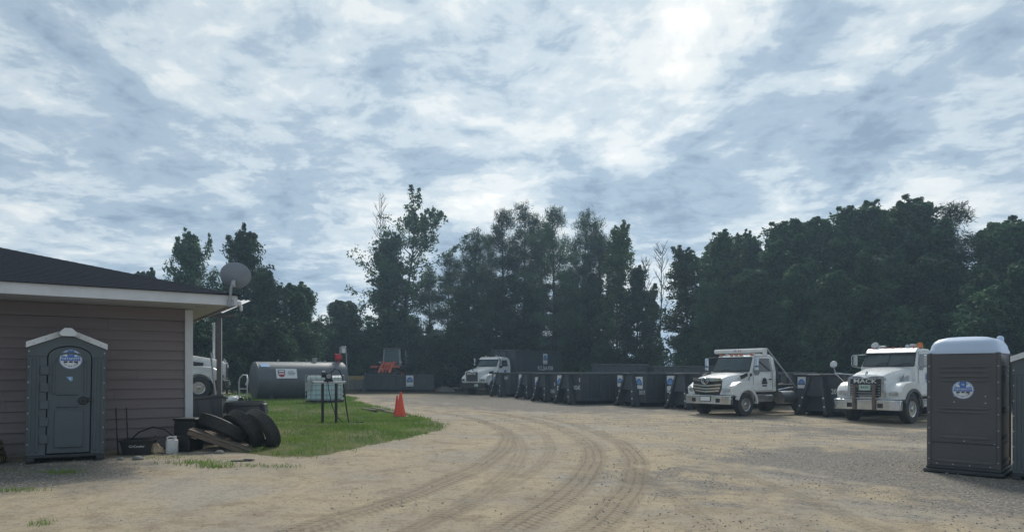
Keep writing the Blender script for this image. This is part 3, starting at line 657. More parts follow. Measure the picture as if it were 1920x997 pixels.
# middle, behind the loader and the far truck
tree('airy', -11.2, 66, Z(366, 66), 'tallest airy broadleaf tree above the orange loader, sky between its branches', rz=.3, wide=.92)
tree('ivy', -12.7, 67, Z(440, 67), 'ivy-clad trunk with dense foliage left of the pines', wide=.95)
bare_tree(-13.2, 66.5, Z(368, 66.5), 5, 'bare grey twigs sticking out at the top beside the airy tree')
PIN = 'stand of pines behind the far white truck'
for kind, px, py, Y, lab in (('pine3', 806, 500, 66, 'small pine at the edge of the pine stand, right of the airy tree'), ('pine3', 886, 428, 60, 'shorter pine with pointed top, second in the pine stand'), ('pine2', 838, 470, 64, 'thin pine behind the white far truck cab'),
                             ('pine', 945, 392, 61, 'tall pine with broad top behind the big grey container'), ('pine2', 982, 374, 63, 'highest pine in the middle of the stand'), ('pine', 1040, 386, 60, 'tall dense pine right of the highest pine'),
                             ('pine2', 1086, 388, 62, 'tall pine with flat top near the right end of the stand'), ('pine3', 1122, 428, 60, 'pine on the right shoulder of the pine stand'), ('pine3', 1010, 420, 66, 'pine standing behind the middle pines'), ('pine', 915, 440, 66, 'pine half hidden behind the pointed pine')):
    tree(kind, (px - 960) / 1240 * Y, Y, Z(py, Y), lab, 'pine', PIN)
tree('slim', (1157 - 960) / 1240 * 59, 59, Z(413, 59), 'slender light green tree right of the pines', wide=.85)
tree('slim2', (1195 - 960) / 1240 * 58, 58, Z(497, 58), 'low leafy tree filling the gap beside the dead trunks', wide=1.0)
tree('slim', (1226 - 960) / 1240 * 57, 57, Z(540, 57), 'short tree at the foot of the bare trunks', wide=.8)
bare_tree((1212 - 960) / 1240 * 60, 60, Z(478, 60), 8, 'bare dead trunk in the gap, left of two')
bare_tree((1240 - 960) / 1240 * 60, 60, Z(462, 60), 9, 'taller bare dead trunk in the gap, right of two')
for px, py, Y, lab in ((872, 540, 59, 'leafy understorey tree left of the far truck cab'), (930, 520, 64, 'leafy understorey tree behind the far truck roof'), (1002, 530, 64, 'leafy understorey tree behind the tall container'), (1062, 505, 64, 'leafy understorey tree between the right-hand pines'), (1112, 510, 61, 'leafy understorey tree under the right shoulder pine')):
    tree('slim2', (px - 960) / 1240 * Y, Y, Z(py, Y), lab, wide=1.3)
MIDG = 'undergrowth at the foot of the pines'
for x, y, h in ((-7.6, 65, 5.5), (-5.6, 60, 5.0), (-6.9, 66, 6.5), (-3.2, 62, 4.6), (-0.8, 63, 4.9), (2.2, 63, 4.4), (4.8, 62, 5.0), (7.4, 60, 5.0), (9.6, 60, 4.4), (11.8, 58, 4.6), (0.8, 68, 5.5), (6, 68, 5.5), (-4.6, 68, 5.0)):
    tree('shrub' if int(x * 10) % 3 else 'shrub2', x, y, h, 'leafy shrub at the foot of the pine stand', 'shrub', MIDG, name='shrub')
# right, the dense wood behind the trucks
for kind, px, py, Y, w, lab in (('slim', 1288, 455, 55, 1.15, 'light airy tree at the left edge of the dense wood'), ('slim2', 1345, 430, 54, 1.0, 'pointed tree above the white cab with tarp arm'), ('slim', 1385, 428, 56, .9, 'slim pointed light tree, second behind the tarp arm'),
                                ('slim2', 1418, 436, 54, .85, 'small pointed tree in the dip of the treeline'), ('slim2', 1455, 408, 53, 1.35, 'round-topped tree above the slanting tarp pole'), ('mass2', 1512, 402, 52, 1.0, 'broad tree between the two nearer white trucks'),
                                ('slim2', 1580, 378, 51, 1.15, 'high pointed tree left of the treeline summit'), ('slim2', 1638, 366, 50, 1.15, 'tree at the summit of the treeline above the push-bar truck'), ('slim', 1688, 364, 51, 1.15, 'light green treetop at the treeline summit'),
                                ('slim2', 1735, 368, 50, 1.35, 'dark broad tree before the spiky pine'), ('pine', 1790, 372, 49, 1.3, 'dark spiky pine at the right end of the high wood'), ('mass2', 1880, 408, 46, 1.0, 'tree at the far right edge, beyond a gap of sky'), ('mass', 1940, 392, 45, 1.1, 'tree cut by the right picture edge')):
    tree(kind, (px - 960) / 1240 * Y, Y, Z(py, Y), lab, wide=w)
for kind, px, py, Y, w, lab in (('mass', 1335, 520, 50, .9, 'lower tree right of the light airy tree'), ('mass2', 1410, 500, 49, 1.0, 'lower dark tree behind the white tarp truck'), ('mass', 1490, 480, 48, 1.1, 'lower dark tree behind the slanting tarp pole'), ('mass2', 1570, 500, 45, 1.1, 'yellowish green lower tree in the middle of the dense wood'),
                                ('mass', 1650, 460, 46, 1.2, 'dark lower tree behind the push-bar truck cab'), ('mass2', 1740, 470, 45, 1.1, 'dark lower tree behind the blue-domed toilet'), ('mass', 1840, 500, 41, 1.1, 'spreading tree overhanging the toilets at the right'), ('mass2', 1925, 480, 40, 1.1, 'spreading tree at the right picture edge behind toilets')):
    tree(kind, (px - 960) / 1240 * Y, Y, Z(py, Y), lab, wide=w)
RG = 'undergrowth along the dense wood on the right'
for i, px in enumerate(range(1290, 1960, 44)):
    Y = 52 - (px - 1290) / 640 * 13 + (i % 3) * 1.6
    tree(('shrub', 'shrub', 'shrub2')[i % 3], (px - 960) / 1240 * Y, Y, 5.2 + (i * 7 % 5) * .45, 'dark shrub at the foot of the dense wood behind the trucks', 'shrub', RG, wide=1.15, name='shrub')
for i, px in enumerate(range(1370, 1990, 100)):
    Y = 58 - (px - 1370) / 640 * 10
    tree(('mass', 'mass2')[i % 2], (px - 960) / 1240 * Y, Y, Z(440 + (i % 3) * 25, Y), 'tree deep in the dense wood, hidden behind the front row', 'tree', 'back row of the dense wood', wide=1.2)

# ---------------------------------------------------------------- pale shed glimpsed through the trees
sh = empty('metal_shed', (-5, 80, 0)); tag(sh, 'pale metal shed glimpsed through the trees beyond the yard', 'shed')
MB().box((0, 0, 1.7), (9, 6, 3.4)).build('wall', SHEDM, sh); MB().prism([(-3.3, 3.4), (3.3, 3.4), (0, 4.6)], -4.7, 4.7, 'x').build('roof', TIN, sh)
MB().box((-2, -3.03, 1.3), (2.4, .06, 2.6)).build('door', ALU, sh)

# ---------------------------------------------------------------- house
HX = R(34.1)
house = empty('house', (-6.79, 13.8, 0), HX); tag(house, 'brown clapboard house with white fascia and dark hip roof', 'house')
def build_house():
    WT, FT = 2.97, 3.14
    MB().box((-6.0, 4.5, 1.5), (11.98, 8.94, 2.9)).build('wall', SIDING, house)
    # lapped boards, each course in two lengths
    h = .195; z = .16; k = 0; cache = {}
    while z < 2.52:
        cuts = [-12.0, -12 + 3.2 + (k * 2.3) % 5.2, -12 + 8.2 + (k * 1.7) % 3.0, -.02]
        for a, b in zip(cuts[:-1], cuts[1:]):
            L = b - a - .004; key = round(L, 2)
            if key not in cache:
                cache[key] = MB().prism([(.03, -.006), (-.044, -.006), (-.042, .01), (-.008, h + .012), (.03, h + .012)], -L / 2, L / 2, 'x').mesh('plank', SIDING)
            put('plank', cache[key], house, (a + (b - a) / 2, 0, z))
        z += h; k += 1
    MB().box((-6.0, -.015, (z + WT) / 2 + .01), (12.0, .05, WT - z - .03)).build('frieze_board', SIDING, house)
    MB().box((.035, -.02, 1.62), (.15, .11, 2.66), .006).build('corner_board', WHITE_TRIM, house)
    MB().box((-5.6, -.02, .1), (11, .12, .16)).build('foundation', CONCRETE, house)
    MB().box((-6.0, 4.0, WT + .02), (13.18, 11.1, .03)).build('soffit', SOFFIT, house)
    for (a, b) in ((-12.65, -6.2), (-6.195, -3.05), (-3.045, .65)):
        MB().box(((a + b) / 2, -1.6, (WT + FT) / 2 - .01), (b - a - .006, .03, FT - WT + .03), .004).build('fascia_board', WHITE_TRIM, house)
    for (a, b) in ((-1.58, 4.0), (4.005, 9.6)):
        MB().box((.665, (a + b) / 2, (WT + FT) / 2 - .01), (.03, b - a, FT - WT + .03), .004).build('fascia_board', WHITE_TRIM, house)
    # roof body and lapped shingle courses on the front slope
    x0, x1, y0, y1, pz = -12.7, .72, -1.67, 9.67, .285
    rise = (y1 - y0) / 2 * pz; cy = (y0 + y1) / 2; half = (y1 - y0) / 2
    V = [(x0, y0, FT), (x1, y0, FT), (x1, y1, FT), (x0, y1, FT), (x0 + half, cy, FT + rise), (x1 - half, cy, FT + rise)]
    roof = MB().add(V, [(0, 1, 5, 4), (1, 2, 5), (2, 3, 4, 5), (3, 0, 4), (3, 2, 1, 0)]).build('roof', SHINGLE, house)
    d = 0.0; st = .145
    while d < half - .15:
        e = min(d + st * 1.25, half); t0, t1 = .012, .005
        P = []
        for (q, t) in ((d, t0), (e, t1)):
            zz = FT + q * pz; P += [(x0 + q, y0 + q, zz + t), (x1 - q, y0 + q, zz + t)]
        P += [(x0 + d, y0 + d, FT + d * pz + .004), (x1 - d, y0 + d, FT + d * pz + .004)]
        MB().add(P, [(0, 1, 3, 2), (4, 5, 1, 0)]).build('shingle_course', SHINGLE, roof)
        d += st
    MB().cyl((.15, -.75, WT - .012), (.15, -.75, WT + .006), .09, n=20).build('soffit_vent', ALU, house)
    MB().box((.72, -1.5, WT + .03), (.07, .16, .1), .02).box((.76, -1.5, WT - .06), (.05, .1, .12), .02).build('gutter_outlet', WHITE_TRIM, house)
build_house()
def hpt(x, y, z):
    c, s = math.cos(HX), math.sin(HX); return (-6.79 + c * x - s * y, 13.8 + s * x + c * y, z)

# ---------------------------------------------------------------- satellite dish on the eave corner
def build_dish():
    p = hpt(.53, -1.66, 2.96); o = empty('satellite_dish', p, 0); o.scale = (.9, .9, .9); tag(o, 'grey satellite dish on a bent pole at the roof corner', 'satellite dish')
    MB().tube([(0, 0, 0), (0, -.01, .1), (.03, -.02, .35), (.05, -.02, .42)], .028, 10).build('pole', GALV, o)
    MB().box((0, .01, .02), (.13, .05, .16), .01, rz=HX).cyl((0, -.02, -.03), (.03, -.03, -.06), .03, n=8).build('mount_foot', GALV, o)
    # dish bowl looks away from the yard, tilted skyward; its back is towards the camera
    q = Vector((-.30, .85, .42)).to_track_quat('Z', 'Y').to_matrix().to_4x4(); c = Vector((.085, .06, .6)); M = Matrix.Translation(c) @ q
    n = 8; prof = [(0, 0)] + [(.31 * i / n, .085 * (i / n) ** 2) for i in range(1, n + 1)] + [(.315, .092)] + [(.31 * i / n, .085 * (i / n) ** 2 + .012) for i in range(n, 0, -1)] + [(0, .012)]
    MB().lathe(prof, 36, M=M @ Matrix.Diagonal((1.0, .93, 1, 1))).build('reflector', DISHM, o)
    MB().box((.06, .02, .44), (.09, .06, .16), .015).tube([(.06, .0, .36), (.02, .02, .46), (.08, .03, .52)], .02, 8).build('bracket', GALV, o)
    a0 = c + Vector((-.02, -.01, -.2)); a1 = c + Vector((-.36, .16, -.02))
    MB().tube([a0, a0.lerp(a1, .5) + Vector((0, 0, -.015)), a1], .014, 8).build('feed_arm', GALV, o)
    MB().box(a1 + Vector((.03, 0, .04)), (.06, .1, .06), .015).cyl(a1 + Vector((.02, 0, .05)), a1 + Vector((.08, -.02, .09)), .035, n=12).build('receiver_head', PJ_WHITE, o)
build_dish()

# ---------------------------------------------------------------- round advertising decals and screws for the portable toilets
def disc(r, n=40, z=0.0, sx=1.0): return [(sx * r * math.cos(2 * math.pi * i / n), r * math.sin(2 * math.pi * i / n), z) for i in range(n)]
def flat(name, polys, m, parent, M):
    me = bpy.data.meshes.new(name); V = []; F = []
    for p in polys: F.append(tuple(range(len(V), len(V) + len(p)))); V += p
    me.from_pydata(V, [], F); me.materials.append(m); return put(name, me, parent, M=M)
def rect(x0, y0, x1, y1, z): return [(x0, y0, z), (x1, y0, z), (x1, y1, z), (x0, y1, z)]
def round_decal(parent, origin, right, up, r):
    M = basis(origin, right, up); n = 48
    d = put('advert_decal', (lambda mb: mb.mesh('advert_decal', DECAL_W))(MB().add(disc(r, n, .0) + disc(r, n, .003), [tuple(range(n, 2 * n))] + [(i, (i + 1) % n, n + (i + 1) % n, n + i) for i in range(n)])), parent, M=M)
    I = lambda z: Matrix.Translation((0, 0, z)); F = [(i, (i + 1) % n, n + (i + 1) % n, n + i) for i in range(n)]
    MB().add(disc(r * .985, n, .0045) + disc(r * .93, n, .0045), F).build('blue_ring', DECAL_B, d)
    up_half = [(r * .84 * math.cos(a), r * .84 * math.sin(a), .0045) for a in np.linspace(.05, math.pi - .05, 20)]
    flat('pale_sky', [up_half], DECAL_LB, d, I(0)); flat('white_rays', [[(-.02 * r, .1 * r, .0055), (-.7 * r, .42 * r, .0055), (-.5 * r, .66 * r, .0055)], [(.02 * r, .1 * r, .0055), (.5 * r, .66 * r, .0055), (.7 * r, .42 * r, .0055)]], DECAL_W, d, I(0))
    flat('blue_tower', [rect(-.3 * r, -.1 * r, .3 * r, .9 * r, .0065)], DECAL_B, d, I(0))
    text('emblem_lettering', 'H', r * .34, DECAL_W, d, (0, .55 * r, .0075), (1, 0, 0), (0, 1, 0))
    flat('blue_banner', [[(-.86 * r, -.16 * r, .0085), (.86 * r, -.16 * r, .0085), (.82 * r, .22 * r, .0085), (0, .28 * r, .0085), (-.82 * r, .22 * r, .0085)]], DECAL_B, d, I(0))
    text('banner_lettering', 'PORTAPOTTY', r * .31, DECAL_W, d, (0, .04 * r, .0095), (1, 0, 0), (0, 1, 0), sx=.92)
    flat('vehicle_marks', [rect(-.6 * r, -.36 * r, -.28 * r, -.2 * r, .0065), rect(.28 * r, -.36 * r, .62 * r, -.2 * r, .0065), rect(-.14 * r, -.34 * r, .16 * r, -.2 * r, .0065)], DECAL_K, d, I(0))
    mb = MB(); ph = '912-264-9788'
    for i, ch in enumerate(ph):
        a = R(-90 + (i - (len(ph) - 1) / 2) * 9.6); V, Fc = text_geo(ch, r * .2)
        mb.add(V, Fc, Matrix.Translation((.72 * r * math.cos(a), .72 * r * math.sin(a), .0065)) @ Matrix.Rotation(a + math.pi / 2, 4, 'Z'))
    me = bpy.data.meshes.new('phone_lettering'); me.from_pydata(mb.v, [], mb.f); me.materials.append(DECAL_K); put('phone_lettering', me, d)
    return d
SCREW = MB().cyl((0, 0, 0), (0, -.006, 0), .011, n=8).mesh('screw', ALU)

# ---------------------------------------------------------------- portable toilet with peaked white roof; local front faces -y, base centre at origin
def toilet_peaked(name, loc, rz, tilt, label, W=1.36, D=1.12, EH=1.93, PH=2.2, decal=True):
    o = empty(name, loc, rz); o.rotation_euler = (0, tilt, rz); tag(o, label, 'portable toilet', 'portable toilets in the yard')
    f = -D / 2
    sk = MB()
    for x in (-W / 2 + .06, W / 2 - .06): sk.box((x, 0, .035), (.13, D + .06, .07), .015)
    sk.box((0, 0, .085), (W + .01, D + .02, .06), .02); sk.build('skid_base', PJ_DARK, o)
    body = MB(); z0, z1 = .11, EH
    for s in (-1, 1): body.box((s * (W / 2 - .025), .01, (z0 + z1) / 2), (.05, D - .02, z1 - z0), .012)
    body.prism([(-W / 2 + .05, z0), (W / 2 - .05, z0), (W / 2 - .05, z1), (0, PH - .07), (-W / 2 + .05, z1)], D / 2 - .05, D / 2, 'y')
    body.build('body', PJ_GREY, o)
    # side panels carry pressed ribs
    for s in (-1, 1):
        for k in range(4): MB().box((s * (W / 2 + .004), .0 + (-.33 + .22 * k), 1.0), (.02, .07, 1.5), .009).build('side_rib', PJ_GREY, o)
    # front frame with an arched doorway
    dw = W * .57; dx = .035; arch = lambda t: (dx + dw / 2 * math.cos(t), 1.78 + .19 * math.sin(t))
    A = [arch(t) for t in np.linspace(0, math.pi, 15)]
    fr = MB()
    fr.box((-W / 4 - dw / 4 + dx / 2, f + .03, (z0 + 1.78) / 2), (W / 2 - dw / 2 + dx - .006, .06, 1.78 - z0), .008)
    fr.box((W / 4 + dw / 4 + dx / 2, f + .03, (z0 + 1.78) / 2), (W / 2 - dw / 2 - dx - .006, .06, 1.78 - z0), .008)
    top = [(-W / 2 + .002, 1.781), (-W / 2 + .002, EH), (0, PH - .04), (W / 2 - .002, EH), (W / 2 - .002, 1.781)] + A
    fr.prism(top, f + .0, f + .06, 'y'); fr.build('door_frame', PJ_GREY, o, angle=25)
    for s, x in ((-1, -W / 2 + .045), (-1, -W / 2 + .15), (1, W / 2 - .045), (1, W / 2 - .15)): MB().box((x, f - .004, .96), (.045, .03, 1.6), .012).build('frame_rib', PJ_GREY, o)
    Ad = [(dx + (dw / 2 - .014) * math.cos(t), 1.78 + .172 * math.sin(t)) for t in np.linspace(0, math.pi, 15)]
    door = MB().prism([(dx + dw / 2 - .014, .14), *Ad, (dx - dw / 2 + .014, .14)], f + .01, f + .05, 'y').build('door', PJ_GREY, o, angle=25)
    iw = dw / 2 - .11
    Ai = [(dx + iw * math.cos(t), 1.7 + .13 * math.sin(t)) for t in np.linspace(0, math.pi, 13)]; Ao = [(dx + (iw + .035) * math.cos(t), 1.7 + .165 * math.sin(t)) for t in np.linspace(0, math.pi, 13)]
    n = len(Ai); V = [(x, f - .012, z) for x, z in Ao] + [(x, f - .012, z) for x, z in Ai] + [(x, f + .012, z) for x, z in Ao] + [(x, f + .012, z) for x, z in Ai]
    F = []
    for i in range(n - 1): F += [(i, i + 1, n + i + 1, n + i), (2 * n + i, 2 * n + i + 1, i + 1, i), (n + i, n + i + 1, 3 * n + i + 1, 3 * n + i)]
    MB().add(V, F).build('arched_moulding', PJ_GREY, door)
    for x in (dx - iw - .017, dx + iw + .017): MB().box((x, f - .0, 1.42), (.035, .024, .56), .01).build('moulding', PJ_GREY, door)
    for zz in (1.14, .93): MB().box((dx - .03, f + .002, zz), (iw * 1.55, .03, .035), .014).build('moulding', PJ_GREY, door)
    MB().box((dx, f + .0, .56), (iw * 2, .026, .62), .02).build('lower_panel', PJ_GREY, door)
    MB().box((dx, f - .014, .245), (iw * 1.9, .03, .03), .013).build('kick_ridge', PJ_GREY, door)
    for k in range(5): MB().box((dx - dw / 2 - .035, f - .004, .38 + .29 * k), (.13, .035, .15), .01).build('hinge', PJ_GREY, door)
    MB().cyl((dx + .2, f - .0, 1.03), (dx + .2, f - .03, 1.03), .075, .06, n=20).box((dx + .2, f - .04, 1.03), (.07, .03, .025), .01).build('latch', PJ_DARK, door)
    MB().cyl((dx + dw / 2 - .03, f + .0, 1.05), (dx + dw / 2 - .03, f - .05, 1.05), .035, .025, n=14).build('pull_knob', PJ_DARK, door)
    rf = MB(); t = .085
    for s in (-1, 1): rf.prism([(0, PH - .04), (s * (W / 2 + .02), EH - .02), (s * (W / 2 + .02), EH + t - .01), (0, PH + t - .03)], f - .05, D / 2 + .05, 'y')
    roof = rf.build('roof', PJ_WHITE, o, angle=20)
    MB().prism([(-.13, PH - .04), (-.1, PH + .015), (-.05, PH + .062), (.05, PH + .062), (.1, PH + .015), (.13, PH - .04), (.085, PH - .075), (-.085, PH - .075)], f - .065, D / 2 + .06, 'y').build('ridge_cap', PJ_WHITE, roof)
    for s in (-1, 1):
        for q in (.3, .55, .85): put('screw', SCREW, roof, (s * q * W / 2, f - .052, PH - .005 + (EH - PH + .03) * q))
    for s in (-1, 1):
        for k in range(7): put('screw', SCREW, o, (s * (W / 2 - .022), f - .008, .3 + .26 * k))
    if decal:
        round_decal(o, (dx + .01, f - .0, 1.74), (1, 0, 0), (0, 0, 1), .168)
        flat('torn_sticker', [[(-.05, .03, 0), (.01, -.05, 0), (.045, -.03, 0), (.04, .035, 0)]], DECAL_LB, o, basis((dx - .0, f + .004, 1.41), (1, 0, 0), (0, 0, 1)))
        flat('torn_sticker', [[(-.02, .0, .003), (.01, -.025, .003), (.02, .015, .003)]], DECAL_W, o, basis((dx - .0, f + .004, 1.41), (1, 0, 0), (0, 0, 1)))
    return o
toilet_peaked('portable_toilet', (-7.96, 11.79, .14), HX, R(1.0), 'dark grey portable toilet with peaked white roof against the house wall', W=1.12, D=1.12, EH=1.94, PH=2.21)
_c3 = Vector((8.54, 11.29)) + .6 * Vector((.72, -.69)) + .56 * Vector((.69, .72))
toilet_peaked('portable_toilet', (_c3.x, _c3.y, -.17), math.atan2(-.69, .72), 0, 'portable toilet with pale peaked roof cut off by the right picture edge', W=1.2, EH=2.02, PH=2.28, decal=False)

# ---------------------------------------------------------------- portable toilet with blue-white dome roof
def toilet_domed(loc, rz, label, W=1.09, D=1.2, H=2.17):
    o = empty('portable_toilet', loc, rz); tag(o, label, 'portable toilet', 'portable toilets in the yard')
    f = -D / 2
    MB().box((0, 0, .04), (W + .12, D + .14, .07), .02).box((0, 0, .1), (W + .05, D + .05, .06), .02).build('skid_base', PJ_DARK, o)
    MB().box((0, 0, (.12 + H) / 2), (W - .03, D - .03, H - .12), .02).build('body', PJ_BROWN, o)
    for sx in (-1, 1):
        for sy in (-1, 1): MB().box((sx * (W / 2 - .025), sy * (D / 2 - .025), (.12 + H) / 2), (.07, .07, H - .12), .018).build('corner_post', PJ_BROWN, o)
    bars = [(1.93, .03), (1.85, .03), (1.76, .035), (1.68, .03), (1.19, .035), (1.12, .035), (.67, .05), (.24, .05)]
    for k in range(4):
        Mz = Matrix.Rotation(k * math.pi / 2, 4, 'Z'); w = W if k % 2 == 0 else D; dd = D if k % 2 == 0 else W
        for z, t in bars:
            L = (w * .74 if z > .5 else w * .86); y = -dd / 2 + .012
            # pressed ridge with tapered ends
            MB().loft([[(-L / 2, y, z - .004), (-L / 2, y, z + .004), (-L / 2, y + .02, z)], [(-L / 2 + .08, y - .022, z - t / 2), (-L / 2 + .08, y - .016, z + t / 2), (-L / 2 + .08, y + .02, z)], [(L / 2 - .08, y - .022, z - t / 2), (L / 2 - .08, y - .016, z + t / 2), (L / 2 - .08, y + .02, z)], [(L / 2, y, z - .004), (L / 2, y, z + .004), (L / 2, y + .02, z)]], M=Mz).build('pressed_ridge', PJ_BROWN, o)
        MB().box((0, -dd / 2 + .008, .56), (w - .12, .02, .012), .004, M=Mz).build('panel_seam', PJ_DARK, o)
    # dome roof
    r = MB(); secs = []; n = 40
    for i, (k, z) in enumerate([(1.025, H - .015), (1.03, H + .03), (1.0, H + .06), (.97, H + .13), (.9, H + .2), (.78, H + .25), (.55, H + .285), (.25, H + .3), (.02, H + .303)]):
        ring = []
        for q in range(n):
            a = 2 * math.pi * q / n; e = .32
            ring.append((k * W / 2 * math.copysign(abs(math.cos(a)) ** e, math.cos(a)), k * (D / 2) * math.copysign(abs(math.sin(a)) ** e, math.sin(a)), z))
        secs.append(ring)
    roof = r.loft(secs).build('dome_roof', PJ_BLUEW, o, angle=50)
    MB().box((.42, .35, H + .24), (.1, .14, .16), .03).build('roof_vent', PJ_BLUEW, roof)
    for x in (-W / 2 + .03, W / 2 - .03):
        for k in range(7): put('screw', SCREW, o, (x, f - .012, .25 + .28 * k))
    for x, z in ((-.13, 1.4), (.33, 1.4), (-.13, 1.29), (.33, 1.28), (.02, .6), (.46, .57), (-.4, .17), (-.15, .17), (.1, .17), (.4, .17)): put('screw', SCREW, o, (x, f + .012, z))
    round_decal(o, (.0, f + .012, 1.51), (1, 0, 0), (0, 0, 1), .165)
    return o
# front right corner stands at (8.42, 11.4)
A_ = math.atan2(-.69, .72); _cx = Vector((8.42, 11.4)) - .545 * Vector((.72, -.69)) + .6 * Vector((.69, .72))
toilet_domed((_cx.x, _cx.y, -.165), A_, 'charcoal portable toilet with pale blue dome roof and round decal')

# ---------------------------------------------------------------- clutter by the house corner
def tyre_meshes():
    R0, R1, w = .5, .29, .14
    prof = [(R1, -w * .72), (R1 + .03, -w * .95), (R0 - .09, -w * 1.05), (R0 - .02, -w * .93), (R0, -w * .8), (R0, w * .8), (R0 - .02, w * .93), (R0 - .09, w * 1.05), (R1 + .03, w * .95), (R1, w * .72), (R1 + .035, w * .6), (R0 - .07, w * .62), (R0 - .07, -w * .62), (R1 + .035, -w * .6)]
    carc = MB().lathe(prof, 48, close=True).mesh('carcass', RUBBER)
    tr = MB()
    for row in range(5):
        z = (-2 + row) * .047
        for k in range(44):
            a = 2 * math.pi * (k + .5 * (row % 2)) / 44
            tr.box((0, 0, 0), (.014, .052, .036), 0, M=Matrix.Rotation(a, 4, 'Z') @ Matrix.Translation((R0 + .005, 0, z)))
    return carc, tr.mesh('tread', RUBBER, 30)
T_C, T_T = tyre_meshes()
def loose_tyre(loc, axis, label):
    o = empty('truck_tyre', loc); o.scale = (.92, .92, .92); o.rotation_euler = Vector(axis).to_track_quat('Z', 'Y').to_euler(); tag(o, label, 'tyre', 'old truck tyres by the house corner')
    put('carcass', T_C, o); t = put('tread', T_T, o); t['kind'] = 'stuff'
loose_tyre((-5.86, 13.35, .52), (.34, .36, .85), 'worn truck tyre lying tilted on the broken pallet')
loose_tyre((-5.5, 13.55, .455), (.46, .66, .52), 'worn truck tyre leaning between the other two tyres')
loose_tyre((-5.18, 13.6, .45), (.46, .70, .42), 'worn truck tyre leaning outermost on the grass side')

pal = empty('broken_pallet', (-5.72, 13.2, .27)); pal.rotation_euler = (R(0), R(22), R(14)); tag(pal, 'weathered wooden pallet slanting under the tilted tyre', 'pallet')
for k in range(5): MB().box((0, -.4 + .2 * k, .06), (1.3, .12, .02), .003).build('deck_slat', WOOD, pal)
for k in range(3): MB().box((0, -.42 + .42 * k, 0), (1.3, .045, .09), .004).build('stringer', WOOD, pal)
for k in range(2): MB().box((-.5 + 1.0 * k, 0, -.06), (.1, .96, .02), .003).build('bottom_slat', WOOD, pal)

b = empty('trash_can', (-5.8, 14.4, gz(-5.72, 14.35))); b.scale = (.96, .96, 1.06); tag(b, 'round grey trash can without lid behind the tyres', 'trash can')
MB().lathe([(.31, .02), (.33, .03), (.395, .78), (.43, .8), (.43, .86), (.405, .86), (.395, .8), (.3, .06), (0, .06)], 32).build('barrel', BIN, b)
for s in (-1, 1): MB().prism([(s * .41, .83), (s * .46, .81), (s * .48, .64), (s * .455, .62), (s * .39, .68)], -.09, .09, 'y').build('handle', BIN, b)
for k in range(6): MB().box((0, 0, 0), (.03, .07, .5), .01, M=Matrix.Rotation(k * math.pi / 3 + .3, 4, 'Z') @ Matrix.Translation((.362, 0, .4)) @ Matrix.Rotation(R(5), 4, 'Y')).build('rib', BIN, b)

c = empty('wheeled_bin', (-6.55, 14.45, gz(-6.5, 14.4))); c.rotation_euler = (R(-6), R(-6), R(15)); c.scale = (1, 1, 1.2); tag(c, 'dark grey rectangular bin leaning against the house corner', 'bin')
MB().loft([[(-.27, -.25, 0), (.27, -.25, 0), (.27, .25, 0), (-.27, .25, 0)], [(-.33, -.3, .84), (.33, -.3, .84), (.33, .3, .84), (-.33, .3, .84)], [(-.31, -.28, .84), (.31, -.28, .84), (.31, .28, .84), (-.31, .28, .84)], [(-.25, -.23, .04), (.25, -.23, .04), (.25, .23, .04), (-.25, .23, .04)]]).build('bin_body', BIN, c)
MB().box((0, -.315, .82), (.7, .03, .05), .01).box((.345, 0, .82), (.03, .6, .05), .01).box((-.345, 0, .82), (.03, .6, .05), .01).build('rim', BIN, c)
for x in (-.15, .12): MB().box((x, -.285, .42), (.035, .03, .74), .01, rot=Matrix.Rotation(R(3.4), 3, 'X')).build('rib', BIN, c)
tl = empty('long_tool_handle', (-6.62, 14.6, .25)); tag(tl, 'grey long-handled tool leaning out of the rectangular bin', 'tool')
MB().tube([(.13, .0, .3), (.04, .05, 1.0), (-.1, .15, 1.85)], .022, 8).build('handle', GALV, tl); MB().box((.14, 0, .2), (.16, .03, .24), .01).build('blade', DKMETAL, tl)

bl = empty('black_box', (-6.45, 13.1, gz(-6.45, 13.1))); tag(bl, 'black utility box at the foot of the white corner board', 'box')
MB().box((0, .1, .3), (.42, .36, .6), .02).build('case', BLACK, bl); MB().box((0, .1, .615), (.46, .4, .04), .015).build('lid', BLACK, bl)
MB().box((.1, -.22, .17), (.26, .24, .32), .02).build('front_cabinet', BLACK, bl); MB().box((.1, -.345, .3), (.2, .012, .02), .004).build('cabinet_seam', DKMETAL, bl)

jg = empty('plastic_jug', (-6.45, 12.55, gz(-6.45, 12.55)), R(20)); tag(jg, 'dirty white plastic jug with handle on the gravel', 'jug')
MB().loft([[(x * .1 * k, y * .085 * k, z) for x, y in ((-1, -.7), (-.7, -1), (.7, -1), (1, -.7), (1, .7), (.7, 1), (-.7, 1), (-1, .7))] for k, z in ((.92, 0), (1, .02), (1, .23), (.95, .26), (.6, .275))]).build('jug_body', JUG, jg)
MB().cyl((.05, 0, .27), (.05, 0, .335), .03, n=14).build('cap', JUG, jg); MB().tube([(-.08, 0, .25), (-.085, 0, .31), (-.04, 0, .325), (.03, 0, .31)], .016, 8).build('handle', JUG, jg)
pb = empty('paper_bag', (-6.72, 12.5, gz(-6.72, 12.5)), R(30)); tag(pb, 'crumpled brown paper bag beside the white jug', 'bag')
_r = np.random.RandomState(3); _s = [[(math.cos(a) * r * (1 + _r.normal(0, .18)) - .25 * z, math.sin(a) * r * .7 * (1 + _r.normal(0, .18)), z + _r.normal(0, .012)) for a in np.linspace(0, 6.28, 15)[:-1]] for r, z in ((.15, .0), (.17, .05), (.14, .11), (.1, .16), (.08, .2))]
MB().loft(_s).build('bag_body', PAPER, pb, angle=15); MB().box((.16, -.04, .035), (.2, .12, .05), .02, rz=.4).build('torn_flap', PAPER, pb, angle=15)
